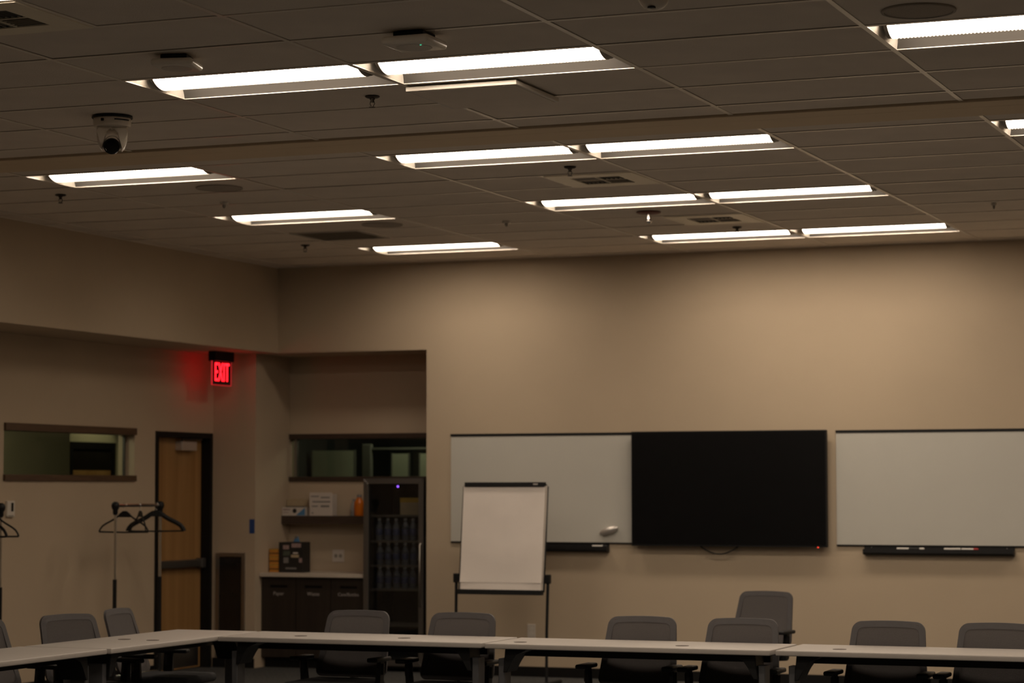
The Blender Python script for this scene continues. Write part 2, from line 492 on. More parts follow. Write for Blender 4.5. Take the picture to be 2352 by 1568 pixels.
# half-cell fittings: (x0, y0)
half = {'dA': (GX0 + .5 * T4, GY1 + 2 * T2), 'dB': (GX0 + .5 * T4, GY1 + 6 * T2), 'dC': (GX0, GY0 - 3 * T2), 'ret': (GX0 - 2 * T4, GY1 + 6 * T2)}

def overlaps(x0, x1, y0, y1):
    for _, _, lx, ly in lights:
        if lx < (x0 + x1) / 2 < lx + T4 and ly < (y0 + y1) / 2 < ly + T2: return 'light'
    for k, (hx, hy) in half.items():
        if x0 < hx + T4 / 4 < x1 and y0 < hy + T2 / 2 < y1: return k
    return None

tile_mesh = {}
def tile(x0, x1, y0, y1):
    w, d = x1 - x0, y1 - y0
    key = (round(w, 3), round(d, 3))
    g = .0118
    if key not in tile_mesh:
        bm = nb(); box(bm, -w / 2 + g, w / 2 - g, -d / 2 + g, d / 2 - g, 0, .016)
        o = make('ceiling_tile', bm, 'ceiling_tile', ceil)
        tile_mesh[key] = o.data
    else:
        o = bpy.data.objects.new('ceiling_tile', tile_mesh[key]); col.objects.link(o); o.parent = ceil
    o.location = ((x0 + x1) / 2, (y0 + y1) / 2, CEIL + .003 + random.uniform(0, .0025))
    return o

VX1 = GX0 + 4 * T4              # built tile by tile left of this
VY0 = GY0 - 4 * T2
xs = [X_SOF] + [GX0 + k * T4 for k in range(-3, 5)]
ys_near = [GY0 + k * T2 for k in range(-4, 4)] + [TRK0]
ys_far = [TRK2] + [GY1 + k * T2 for k in range(0, 11)] + [Y_BACK]
for ys in (ys_near, ys_far):
    for y0, y1 in zip(ys, ys[1:]):
        for x0, x1 in zip(xs, xs[1:]):
            what = overlaps(x0, x1, y0, y1)
            if what == 'light': continue
            if what:
                hx = half[what][0]
                if hx > x0 + .1: tile(x0, hx, y0, y1)
                else: tile(hx + T4 / 2, x1, y0, y1)
                continue
            tile(x0, x1, y0, y1)
# the ceiling out of the picture: one field
bm = nb()
holes = [(lx, lx + T4, ly, ly + T2) for _, _, lx, ly in lights]
for a, b, c, d in cells_with_holes(X_SOF, X_RIGHT, Y_REAR, VY0, holes): box(bm, a, b, c, d, CEIL + .004, CEIL + .02)
for a, b, c, d in cells_with_holes(VX1, X_RIGHT, VY0, TRK0, holes): box(bm, a, b, c, d, CEIL + .004, CEIL + .02)
for a, b, c, d in cells_with_holes(VX1, X_RIGHT, TRK2, Y_BACK, holes): box(bm, a, b, c, d, CEIL + .004, CEIL + .02)
o = make('ceiling_tile_field', bm, 'ceiling_tile', ceil); o['kind'] = 'stuff'
# grid bars
TW = .012
def bar_obj(name, x0, x1, y0, y1):
    bm = nb(); box(bm, x0, x1, y0, y1, CEIL - .0005, CEIL + .0025); box(bm, (x0 + x1) / 2 - .002 if x1 - x0 < .1 else x0, (x0 + x1) / 2 + .002 if x1 - x0 < .1 else x1, (y0 + y1) / 2 - .002 if y1 - y0 < .1 else y0, (y0 + y1) / 2 + .002 if y1 - y0 < .1 else y1, CEIL + .0025, CEIL + .035)
    return make(name, bm, 'grid_white', ceil)
for k in range(-3, 5):
    x = GX0 + k * T4
    bar_obj('main_runner', x - TW, x + TW, VY0, TRK0)
    bar_obj('main_runner', x - TW, x + TW, TRK2, Y_BACK)
for y in ys_near[:-1] + ys_far[1:-1]:
    for x0, x1 in zip(xs, xs[1:]):
        bar_obj('cross_tee', x0 + TW, x1 - TW, y - TW, y + TW)
for k, (hx, hy) in half.items():
    x = hx if k in ('dA', 'dB') else hx + T4 / 2
    bar_obj('cross_tee', x - TW, x + TW, hy + TW, hy + T2 - TW)
bm = nb(); box(bm, X_SOF, X_SOF + .02, VY0, TRK0, CEIL - .001, CEIL + .0025); box(bm, X_SOF, X_SOF + .02, TRK2, Y_BACK, CEIL - .001, CEIL + .0025); box(bm, X_SOF, X_RIGHT, Y_BACK - .02, Y_BACK, CEIL - .001, CEIL + .0025)
make('wall_angle', bm, 'grid_white', ceil)

# ceiling track of the folding partition
t = struct(empty('trim_1', (-3, TRK1, CEIL)), 'tan ceiling track of a folding partition')
bm = nb(); box(bm, X_SOF, X_RIGHT, TRK0 + .006, TRK1 - .010, CEIL - .010, CEIL + .05, .003); local(bm, t); make('track_rail', bm, 'track_paint', t)
bm = nb(); box(bm, X_SOF, X_RIGHT, TRK1 + .010, TRK2 - .004, CEIL - .007, CEIL + .05, .003); local(bm, t); make('track_rail', bm, 'track_paint', t)

# ------------------------------------------------------------------ recessed troffers
def build_light():
    root = empty('ceiling_light', (0, 0, 0))
    hw, hd, dp = T4 / 2 - .0125, T2 / 2 - .0125, .150
    R, lw, lx = .156, .152, .552            # lens radius, half width, half length
    zb = .001
    ze = zb + R - math.sqrt(R * R - lw * lw)
    # housing: outer tray
    bm = nb()
    quadstrip(bm, [[(-hw, -hd, dp), (hw, -hd, dp)], [(-hw, hd, dp), (hw, hd, dp)]])
    for s in (-1, 1):
        quadstrip(bm, [[(-hw, s * hd, 0), (hw, s * hd, 0)], [(-hw, s * hd, dp), (hw, s * hd, dp)]])
        quadstrip(bm, [[(s * hw, -hd, 0), (s * hw, hd, 0)], [(s * hw, -hd, dp), (s * hw, hd, dp)]])
    make('housing', bm, 'reflector', root)
    # wings: curved reflectors either side of the diffuser, dimness put into their colour
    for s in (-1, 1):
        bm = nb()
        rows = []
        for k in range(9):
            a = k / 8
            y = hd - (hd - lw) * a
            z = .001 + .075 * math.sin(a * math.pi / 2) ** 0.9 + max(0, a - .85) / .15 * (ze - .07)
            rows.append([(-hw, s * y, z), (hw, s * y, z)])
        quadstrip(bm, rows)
        make('reflector_wing', bm, 'wing_dimmed', root, 60)
    # end plates sloping from the opening up to the diffuser
    for s in (-1, 1):
        bm = nb()
        quadstrip(bm, [[(s * hw, -hd, 0), (s * hw, hd, 0)], [(s * (hw - .012), -hd, .03), (s * (hw - .012), hd, .03)], [(s * (lx + .016), -lw - .02, .08), (s * (lx + .016), lw + .02, .08)], [(s * (lx + .016), -lw - .02, ze + .02), (s * (lx + .016), lw + .02, ze + .02)]])
        make('end_plate', bm, 'reflector', root)
    # diffuser
    n = 16
    rows = []
    for k in range(n + 1):
        y = -lw + 2 * lw * k / n
        z = zb + R - math.sqrt(R * R - y * y)
        rows.append([(-lx, y, z), (lx, y, z)])
    bm = nb(); V = quadstrip(bm, rows)
    me = make('lens', bm, 'lamp_lens', root, 60)
    if me.data.polygons[0].normal.z > 0: me.data.flip_normals()
    # thin upright fins added along the diffuser's curve to cut its endwise light
    bm = nb(); nr, fd = 68, .005
    for q in range(nr + 1):
        x = -lx + 2 * lx * q / nr
        ra, rb = [], []
        for k in range(n + 1):
            y = -lw + 2 * lw * k / n
            c = math.sqrt(R * R - y * y)
            ra.append((x, y, zb + R - c)); f_ = (R + fd) / R
            rb.append((x, y * f_, zb + R - c * f_))
        quadstrip(bm, [ra, rb])
    make('light_baffles', bm, 'baffle_grey', root)
    # dark curved end caps of the diffuser
    for s in (-1, 1):
        bm = nb()
        arc = [(y / n * 2 * lw - lw, zb - .002 + R - math.sqrt(R * R - (y / n * 2 * lw - lw) ** 2)) for y in range(n + 1)]
        poly = arc + [(lw, ze + .03), (-lw, ze + .03)]
        prism(bm, poly, 'yz', s * lx, s * (lx + .018))
        make('end_cap', bm, 'lamp_cap', root)
    # rim
    bm = nb()
    for s in (-1, 1):
        box(bm, -hw, hw, s * hd - .0015, s * hd + .0015, -.001, .004)
        box(bm, s * hw - .0015, s * hw + .0015, -hd, hd, -.001, .004)
    make('rim', bm, 'grid_white', root)
    return root

LIGHT_LABEL = {
    (0, 2): 'lit recessed troffer, left of the pair nearest the camera, below a sensor disc',
    (1, 2): 'large lit recessed troffer directly above the flat square microphone panel',
    (3, 2): 'lit recessed troffer cut by the right edge under the round ceiling speaker',
    (-2, 3): 'lit recessed troffer just past the white camera at far left',
    (0, 3): 'lit recessed troffer in the pair beyond the ceiling track, its left one',
    (1, 3): 'lit recessed troffer in the pair beyond the ceiling track, its right one',
    (3, 3): 'lit recessed troffer barely in view at the right edge beyond the track',
    (-2, 4): 'single lit troffer at left in the middle row, before the dark return grille',
    (0, 4): 'lit recessed troffer between the two air diffusers, left of its pair',
    (1, 4): 'lit recessed troffer, right of the pair between the two air diffusers',
    (-2, 5): 'single lit troffer nearest the back wall, above the whiteboard and easel',
    (0, 5): 'left troffer of the pair nearest the back wall, above the black screen',
    (1, 5): 'right troffer of the pair nearest the back wall, above the right whiteboard',
    (0, 1): 'lit troffer whose edge just shows in the top left corner',
}
proto_light = build_light()
for k, (i, r, lx, ly) in enumerate(lights):
    o = proto_light if k == 0 else copy_tree(proto_light)
    o.location = (lx + T4 / 2, ly + T2 / 2, CEIL)
    tag(o, LIGHT_LABEL.get((i, r), 'lit recessed troffer in the part of the ceiling out of the picture'), 'ceiling light', 'recessed troffers')

# ------------------------------------------------------------------ air diffusers, return grille
def build_diffuser():
    root = empty('air_diffuser')
    h = T2 / 2 - .010; c = .165
    bm = nb()
    for a, b, cc, d in cells_with_holes(-h, h, -h, h, [(-c, c, -c, c)]): box(bm, a, b, cc, d, -.006, .004)
    make('face_plate', bm, 'diffuser_paint', root)
    bm = nb(); box(bm, -c, c, -c, c, .05, .055); 
    for s in (-1, 1):
        box(bm, s * c - .002, s * c + .002, -c, c, 0, .05); box(bm, -c, c, s * c - .002, s * c + .002, 0, .05)
    make('plenum_box', bm, 'grille_dark', root)
    bm = nb(); box(bm, -.004, .004, -c, c, -.004, .02); box(bm, -c, c, -.004, .004, -.004, .02); make('divider', bm, 'diffuser_paint', root)
    for q in range(4):
        sx, sy = ((-1, -1), (1, -1), (-1, 1), (1, 1))[q]
        for k in range(5):
            bm = nb(); d = .018 + k * .030
            if q in (0, 3): prism(bm, [(sy * d, -.002), (sy * (d + .004), -.002), (sy * (d + .018), .022), (sy * (d + .014), .022)], 'yz', min(sx * .006, sx * c), max(sx * .006, sx * c))
            else:
                prism(bm, [(sx * d, -.002), (sx * (d + .004), -.002), (sx * (d + .018), .022), (sx * (d + .014), .022)], 'xz', min(sy * .006, sy * c), max(sy * .006, sy * c))
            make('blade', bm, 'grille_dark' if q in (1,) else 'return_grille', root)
    return root
dp = build_diffuser()
hx, hy = half['dA']
tag(dp, 'pale square air diffuser just past the pair of troffers beyond the track', 'air vent', 'square air diffusers')
dp.location = (hx + T4 / 4, hy + T2 / 2, CEIL)
hx, hy = half['dB']; clone(dp, 'pale square air diffuser beside the dark red ceiling disc, nearer the back wall', (hx + T4 / 4, hy + T2 / 2, CEIL))
hx, hy = half['dC']; clone(dp, 'square air diffuser cut off in the top left corner', (hx + T4 / 4, hy + T2 / 2, CEIL))
rt = tag(empty('return_grille'), 'dark square return air grille at far left before the back wall', 'air vent')
hx, hy = half['ret']; rt.location = (hx + T4 / 4, hy + T2 / 2, CEIL)
h = T2 / 2 - .010; bm = nb()
for a, b, cc, d in cells_with_holes(-h, h, -h, h, [(-h + .03, h - .03, -h + .03, h - .03)]): box(bm, a, b, cc, d, -.004, .004)
make('frame', bm, 'return_grille', rt)
bm = nb(); box(bm, -h + .03, h - .03, -h + .03, h - .03, .05, .055); make('plenum_box', bm, 'grille_dark', rt)
for k in range(14):
    y = -h + .05 + k * (2 * h - .1) / 13
    bm = nb(); prism(bm, [(y, -.002), (y + .003, -.002), (y + .022, .03), (y + .019, .03)], 'yz', -h + .03, h - .03); make('blade', bm, 'return_grille', rt)

# ------------------------------------------------------------------ round speakers, sprinklers, sensors
def build_speaker():
    root = empty('ceiling_speaker')
    bm = nb(); lathe(bm, [(.152, .004), (.155, -.001), (.153, -.006), (.142, -.007), (.140, -.003)], 40, cap0=True, cap1=False); make('bezel', bm, 'speaker_grille', root, 40)
    bm = nb(); lathe(bm, [(.141, -.003), (.10, -.005), (.05, -.006), (.001, -.006)], 40, cap0=False, cap1=True); make('grille', bm, 'speaker_grille', root, 60)
    return root
sp = tag(build_speaker(), 'round flush ceiling speaker at top right above the cut-off troffer', 'speaker', 'round ceiling speakers')
sp.location = (-2.074, 9.733, CEIL)
clone(sp, 'round flush ceiling speaker beside the far left troffer', (-7.592, 13.82, CEIL))
clone(sp, 'small dim round ceiling speaker just before the dark return grille', (-7.524, 16.215, CEIL))

def build_sprinkler():
    root = empty('sprinkler_head')
    bm = nb(); lathe(bm, [(.036, .002), (.038, -.002), (.030, -.007), (.014, -.010), (.013, -.016)], 20); make('escutcheon', bm, 'brass_dark', root, 40)
    bm = nb(); lathe(bm, [(.010, -.014), (.008, -.024), (.008, -.030)], 12)
    for s in (-1, 1): tube(bm, [(s * .008, 0, -.022), (s * .013, 0, -.036), (s * .004, 0, -.052)], .0026, 6)
    make('frame_arms', bm, 'brass_dark', root, 40)
    bm = nb(); lathe(bm, [(.004, -.050), (.016, -.053), (.016, -.055), (.003, -.056)], 16); make('deflector', bm, 'brass_dark', root, 40)
    return root
sk = tag(build_sprinkler(), 'dark sprinkler head below the pair of troffers nearest the camera', 'sprinkler', 'ceiling sprinklers')
sk.location = (-5.094, 10.856, CEIL)
for lb, x, y in [('dark sprinkler head at far left below the single troffer', -8.762, 13.747), ('dark sprinkler head just above the nearer pale air diffuser', -5.098, 13.725),
                 ('small sprinkler head left of the troffer nearest the back corner', -8.74, 17.353), ('small sprinkler head just before the pair of troffers nearest the back wall', -5.112, 17.396)]:
    clone(sk, lb, (x, y, CEIL), 0.6)

def small_sensor(label, x, y, r):
    root = tag(empty('ceiling_sensor', (x, y, CEIL)), label, 'sensor')
    bm = nb(); lathe(bm, [(r, .002), (r, -.008), (r * .8, -.016)], 20); make('base', bm, 'white_plastic', root, 40)
    bm = nb(); lathe(bm, [(r * .45, -.014), (r * .42, -.030), (r * .2, -.040)], 16); make('eye', bm, 'lamp_cap', root, 40)
small_sensor('tiny dark eyed sensor between the two left troffers', -7.945, 14.533, .030)
small_sensor('faint small sensor alone mid-ceiling left of the dark red disc', -6.575, 16.349, .030)
small_sensor('tiny sensor alone on the ceiling at far right', -3.025, 16.596, .020)

bell = tag(empty('fire_detector', (-5.413, 16.189, CEIL)), 'dark red ceiling disc with a shiny chrome knob hanging from it', 'detector')
bm = nb(); lathe(bm, [(.085, .002), (.090, -.004), (.080, -.012), (.03, -.014)], 32); make('base_plate', bm, 'red_brown', bell, 40)
bm = nb(); lathe(bm, [(.017, -.012), (.017, -.055)], 20); make('stem', bm, 'chrome', bell, 40)
bm = nb(); lathe(bm, [(.014, -.05), (.021, -.056), (.024, -.066), (.019, -.078), (.008, -.084)], 20); make('knob', bm, 'chrome', bell, 60)

# ------------------------------------------------------------------ ceiling microphone panel
mp = tag(empty('microphone_panel', (-4.515, 10.920, CEIL)), 'flat white square microphone panel mounted under the ceiling tiles', 'panel')
bm = nb(); box(bm, -.292, .292, -.292, .292, -.028, -.006, .003); make('body', bm, 'white_plastic', mp)
bm = nb(); box(bm, -.275, .275, -.275, .275, -.030, -.0275); make('fabric_face', bm, 'ceiling_tile', mp)
bm = nb()
for sx in (-1, 1):
    for sy in (-1, 1): box(bm, sx * .2 - .03, sx * .2 + .03, sy * .2 - .03, sy * .2 + .03, -.007, .001)
make('mount', bm, 'lamp_cap', mp)

# ------------------------------------------------------------------ access points
def build_ap(led):
    root = empty('wifi_access_point')
    bm = nb(); box(bm, -.07, .07, -.07, .07, -.026, .001, .004); make('mount', bm, 'plastic_black', root)
    bm = nb(); box(bm, -.112, .112, -.112, .112, -.062, -.024, .017, 4); make('shell', bm, 'camera_white', root, 50)
    bm = nb(); lathe(bm, [(.080, -.061), (.078, -.0645), (.001, -.065)], 32, cap0=False, cap1=True); make('cover_ring', bm, 'white_plastic', root, 40)
    if led:
        bm = nb(); lathe(bm, [(.004, -.060), (.004, -.066), (.001, -.0665)], 10, c=(.055, -.055, 0)); make('status_light', bm, 'led_green', root)
    return root
ap = tag(build_ap(True), 'square white wireless access point with a green status light', 'access point', 'wireless access points')
ap.location = (-4.211, 9.40, CEIL)
ap2 = tag(build_ap(False), 'square white wireless access point at left above the first troffer', 'access point', 'wireless access points')
ap2.location = (-5.443, 9.50, CEIL); ap2.rotation_euler.z = .25
ap2.scale = (.88, .88, .9)

dm = tag(empty('dome_camera', (-2.99, 9.02, CEIL)), 'white dome camera cut by the top edge', 'camera')
bm = nb(); lathe(bm, [(.070, .002), (.070, -.012), (.062, -.02)], 32); make('base', bm, 'camera_white', dm, 40)
bm = nb(); lathe(bm, [(.060, -.018), (.055, -.036), (.040, -.052), (.018, -.061), (.001, -.063)], 32, cap1=True); make('dome', bm, 'camera_white', dm, 60)
bm = nb(); lathe(bm, [(.017, .004), (.017, -.004), (.001, -.006)], 16, c=(-.0, -.030, -.056)); make('lens', bm, 'lens_black', dm, 40)

# ------------------------------------------------------------------ pan-tilt camera
pz = tag(empty('pan_tilt_camera', (-6.651, 10.93, CEIL), math.radians(30)), 'white pan tilt conference camera with black lens hanging from the ceiling', 'camera')
bm = nb(); lathe(bm, [(.106, .001), (.109, -.006), (.106, -.012)], 40); make('ceiling_plate', bm, 'plastic_black', pz, 40)
bm = nb(); lathe(bm, [(.098, -.010), (.101, -.022), (.100, -.046), (.094, -.056), (.070, -.060)], 40); bs = make('base', bm, 'camera_white', pz, 40)
bm = nb()
for a0, a1 in ((-1.45, -.55),):
    pts = []
    for k in range(8):
        a = a0 + (a1 - a0) * k / 7
        pts.append((.1005 * math.cos(a), .1005 * math.sin(a), -.026))
    tube(bm, pts, .004, 8)
make('status_window', bm, 'lens_black', bs)
bm = nb(); box(bm, -.058, -.042, -.098, -.084, -.036, -.022, .002); make('port', bm, 'plastic_black', bs)
# yoke: two tapering arms joined on top
def arm_poly(s):
    return [(s * .080, -.058), (s * .081, -.085), (s * .078, -.125), (s * .066, -.165), (s * .052, -.183), (s * .042, -.178), (s * .043, -.10), (s * .040, -.085), (s * .030, -.080), (0, -.080), (0, -.058)]
bm = nb(); prism(bm, arm_poly(1), 'xz', -.050, .050, .010); prism(bm, arm_poly(-1), 'xz', -.050, .050, .010)
make('yoke', bm, 'camera_white', pz, 40)
bm = nb(); lathe(bm, [(.001, -.046), (.030, -.044), (.042, -.02), (.042, .02), (.030, .040), (.001, .042)], 28)
bmesh.ops.rotate(bm, verts=bm.verts, cent=(0, 0, 0), matrix=Matrix.Rotation(math.radians(78), 3, 'X'))
bmesh.ops.translate(bm, verts=bm.verts, vec=(0, -.015, -.150)); hd = make('head', bm, 'camera_white', pz, 50)
bm = nb(); lathe(bm, [(.043, .030), (.043, .070), (.036, .074), (.034, .066), (.001, .064)], 32, cap0=True)
bmesh.ops.rotate(bm, verts=bm.verts, cent=(0, 0, 0), matrix=Matrix.Rotation(math.radians(98), 3, 'X'))
bmesh.ops.translate(bm, verts=bm.verts, vec=(0, -.015, -.160)); make('lens', bm, 'lens_black', hd, 40)

# ------------------------------------------------------------------ exit sign
ex = tag(empty('exit_sign', (-10.25, 18.716, Z_SOF)), 'glowing red EXIT sign hanging from the soffit beside the door', 'sign')
bm = nb(); box(bm, -.035, .035, -.175, .175, -.088, 0, .005); make('housing', bm, 'plastic_black', ex)
bm = nb(); box(bm, -.004, .004, -.172, .172, -.296, -.086); pn = make('panel', bm, 'exit_panel', ex)
bm = nb()
for s in (-1, 1): box(bm, -.0045, .0045, s * .172 - .005, s * .172 + .005, -.296, -.086)
box(bm, -.0045, .0045, -.172, .172, -.299, -.294)
make('lit_edge', bm, 'exit_edge', pn)
for s in (1, -1):
    M = Matrix.Translation((s * .0065, 0, -.190)) @ Matrix.Rotation(math.radians(90 * s), 4, 'Z') @ Matrix.Rotation(math.radians(90), 4, 'X')
    text_mesh('lettering', 'EXIT', .235, 'exit_red', pn, M, .002, .50)

# ------------------------------------------------------------------ fittings on the walls
pnl = tag(empty('wall_panel', (-10.349, Y_BACK, .10)), 'tall narrow dark panel in a steel frame on the wall by the door', 'panel')
bm = nb()
for a, b, c, d in cells_with_holes(-.146, .146, .0, .923, [(-.113, .113, .034, .889)]): box(bm, a, b, -.018, 0, c, d, .002)
make('frame', bm, 'steel', pnl)
bm = nb(); box(bm, -.113, .113, -.008, 0, .034, .889); make('dark_face', bm, 'panel_dark', pnl)

bm = nb(); box(bm, -.026, .026, -.001, 0, 0, .128); o = make('painters_tape', bm, 'tape_blue', loc=(-10.139, Y_BACK, 1.196)); tag(o, 'short strip of blue tape stuck on the wall beside the alcove', 'tape')

th = tag(empty('thermostat', (X_LEFT, 15.85, 1.443)), 'white thermostat on the wall below the window at far left', 'thermostat')
bm = nb(); box(bm, 0, .022, -.052, .052, -.062, .062, .004); make('case', bm, 'white_plastic', th)
bm = nb(); box(bm, .021, .0235, .000, .030, -.020, .046); make('display', bm, 'lens_black', th)
bm = nb(); box(bm, .021, .0235, -.040, .030, -.056, -.050); make('button_strip', bm, 'lamp_cap', th)

def outlet(label, x, y, z, w, h, n):
    root = tag(empty('wall_outlet', (x, y, z)), label, 'outlet')
    bm = nb(); box(bm, -w / 2, w / 2, -.006, 0, -h / 2, h / 2, .002); make('cover_plate', bm, 'card_white', root)
    for k in range(2):
        bm = nb()
        if n == 'v': lathe(bm, [(.017, -.0005), (.017, .002)], 18); off = (0, -.006, (k - .5) * .039)
        else: lathe(bm, [(.017, -.0005), (.017, .002)], 18); off = ((k - .5) * .046, -.006, 0)
        bmesh.ops.rotate(bm, verts=bm.verts, cent=(0, 0, 0), matrix=Matrix.Rotation(math.radians(90), 3, 'X'))
        bmesh.ops.translate(bm, verts=bm.verts, vec=off); make('socket', bm, 'white_plastic' if n == 'v' else 'lamp_cap', root, 40)
outlet('white wall outlet low on the back wall beside the easel leg', -7.453, Y_BACK, .385, .074, .118, 'v')
outlet('double wall outlet above the counter between shelf and fridge', -9.605, Y_ALC, .985, .118, .112, 'h')

# ------------------------------------------------------------------ whiteboards, screen
def whiteboard(label, x0, x1, z0, z1, tray0, tray1):
    root = tag(empty('whiteboard', ((x0 + x1) / 2, Y_BACK, z0)), label, 'whiteboard', 'whiteboards on the back wall')
    w = (x1 - x0) / 2; cx = (x0 + x1) / 2; H = z1 - z0
    bm = nb(); box(bm, -w, w, -.014, 0, 0, H, .001); make('surface', bm, 'whiteboard', root)
    bm = nb(); box(bm, -w - .003, w + .003, -.020, 0, H - .004, H + .018, .002); make('top_rail', bm, 'plastic_black', root)
    bm = nb(); box(bm, -w, w, -.018, 0, -.008, .003, .001); make('bottom_rail', bm, 'plastic_black', root)
    bm = nb(); prism(bm, [(0, -.006), (-.012, -.006), (-.014, -.036), (-.064, -.036), (-.066, -.030), (-.070, -.030), (-.072, -.060), (-.060, -.074), (0, -.080)], 'yz', tray0 - cx, tray1 - cx)
    tr = make('marker_tray', bm, 'plastic_black', root)
    bm = nb()
    for xx in (tray0 + .06, tray1 - .06): tube(bm, [(xx - cx, -.013, -.018), (xx - cx, -.0145, -.018)], .004, 8)
    make('screws', bm, 'steel', tr)
    return root
whiteboard('whiteboard left of the black screen, partly behind the easel', -8.196, -6.46, 1.140, 2.050, -8.00, -6.747)
whiteboard('whiteboard right of the black screen, running out of the picture', -4.786, -3.10, 1.138, 2.050, -4.560, -3.352)

tv = tag(empty('wall_screen', (-5.681, 19.0, 1.118)), 'large black flat screen on the back wall between the whiteboards', 'screen')
W, H = .836, .953
bm = nb(); box(bm, -W, W, 0, .045, 0, H, .004); make('bezel', bm, 'plastic_black', tv)
bm = nb(); box(bm, -W + .010, W - .010, -.0015, .002, .014, H - .010); make('display', bm, 'screen_black', tv)
bm = nb(); box(bm, -.35, .35, .045, .098, .2, .75); make('wall_bracket', bm, 'plastic_black', tv)
bm = nb(); box(bm, W - .080, W - .070, -.004, .004, -.004, .004); make('standby_light', bm, 'led_red', tv)
bm = nb(); pts = []
for k in range(17):
    a = k / 16
    pts.append((-.268 + .372 * a, .03, .02 - .082 * math.sin(math.pi * a) ** .9))
tube(bm, pts, .006, 8); make('cable', bm, 'rubber', tv, 60)

er = tag(empty('board_eraser', (-6.740, 19.060, 1.243)), 'silver oval eraser stuck tilted on the left whiteboard', 'eraser')
prof = [(.088 * math.sin(math.pi * k / 12) if 0 < k < 12 else .0005, -.024 * math.cos(math.pi * k / 12)) for k in range(13)]
bm = nb(); lathe(bm, [(r_, z_) for r_, z_ in prof], 28)
bmesh.ops.rotate(bm, verts=bm.verts, cent=(0, 0, 0), matrix=Matrix.Rotation(math.radians(90), 3, 'X'))
bmesh.ops.scale(bm, vec=(1, 1, .36), verts=bm.verts)
bmesh.ops.rotate(bm, verts=bm.verts, cent=(0, 0, 0), matrix=Matrix.Rotation(math.radians(-18), 3, 'Y'))
make('shell', bm, 'silver', er, 60)
bm = nb(); box(bm, -.070, .070, .012, .023, -.020, .020, .003); bmesh.ops.rotate(bm, verts=bm.verts, cent=(0, 0, 0), matrix=Matrix.Rotation(math.radians(-18), 3, 'Y')); make('felt_pad', bm, 'marker_black', er)

def marker(label, x, z, body, cap, ang=0.0):
    root = tag(empty('marker', (x, Y_BACK - .045, z), ang), label, 'marker', 'markers on the board trays')
    bm = nb(); tube(bm, [(-.065, 0, .009), (.030, 0, .009)], .0085, 12); make('barrel', bm, body, root, 40)
    bm = nb(); tube(bm, [(.030, 0, .009), (.062, 0, .009), (.068, 0, .009)], [.0092, .0092, .006], 12); make('cap', bm, cap, root, 40)
marker('white barrelled marker with black cap on the left board tray', -6.82, 1.103, 'marker_white', 'marker_black')
marker('white and black marker at left on the right board tray', -4.22, 1.103, 'marker_white', 'marker_black', .08)
marker('dark capped marker lying tilted on the right board tray', -4.13, 1.103, 'marker_black', 'marker_white', -.12)
marker('white marker in the middle of the right board tray', -3.84, 1.103, 'marker_white', 'marker_white')
marker('marker with a red cap on the right board tray', -3.70, 1.103, 'marker_white', 'marker_red')

# ------------------------------------------------------------------ flip chart easel
ez = tag(empty('flip_chart_easel', (-7.37, 18.2, 0), 0.0), 'black flip chart easel with a blank paper pad before the left whiteboard', 'easel')
Wp, zb, zt = .372, .755, 1.640
lean = .10
def yl(z): return lean * (z - zb) / (zt - zb)
def slab(bm, x0, x1, z0, z1, off, th):
    vs = []
    for x in (x0, x1):
        for z in (z0, z1):
            for t_ in (0, th): vs.append(bm.verts.new((x, yl(z) + off + t_, z)))
    for f in [(0, 1, 3, 2), (4, 6, 7, 5), (0, 4, 5, 1), (2, 3, 7, 6), (0, 2, 6, 4), (1, 5, 7, 3)]: bm.faces.new([vs[i] for i in f])
bm = nb(); slab(bm, -Wp, Wp, zb, zt - .02, 0, .012); make('back_board', bm, 'card_white', ez)
bm = nb()
tube(bm, [(-Wp, yl(zb) + .005, zb), (-Wp, yl(zt) + .005, zt - .03), (-Wp + .03, yl(zt) + .005, zt)], .0075, 10)
tube(bm, [(Wp, yl(zb) + .005, zb), (Wp, yl(zt) + .005, zt - .03), (Wp - .03, yl(zt) + .005, zt)], .0075, 10)
make('side_frame', bm, 'plastic_black', ez, 60)
bm = nb(); slab(bm, -Wp + .02, Wp - .02, zt - .028, zt + .008, -.030, .045); cl = make('clamp_bar', bm, 'plastic_black', ez)
bm = nb(); slab(bm, Wp - .115, Wp - .075, zt - .014, zt - .002, -.033, .004); make('clamp_badge', bm, 'silver', cl)
bm = nb(); slab(bm, -Wp + .004, Wp - .004, zb - .022, zb + .018, -.045, .06); make('pen_ledge', bm, 'plastic_black', ez)
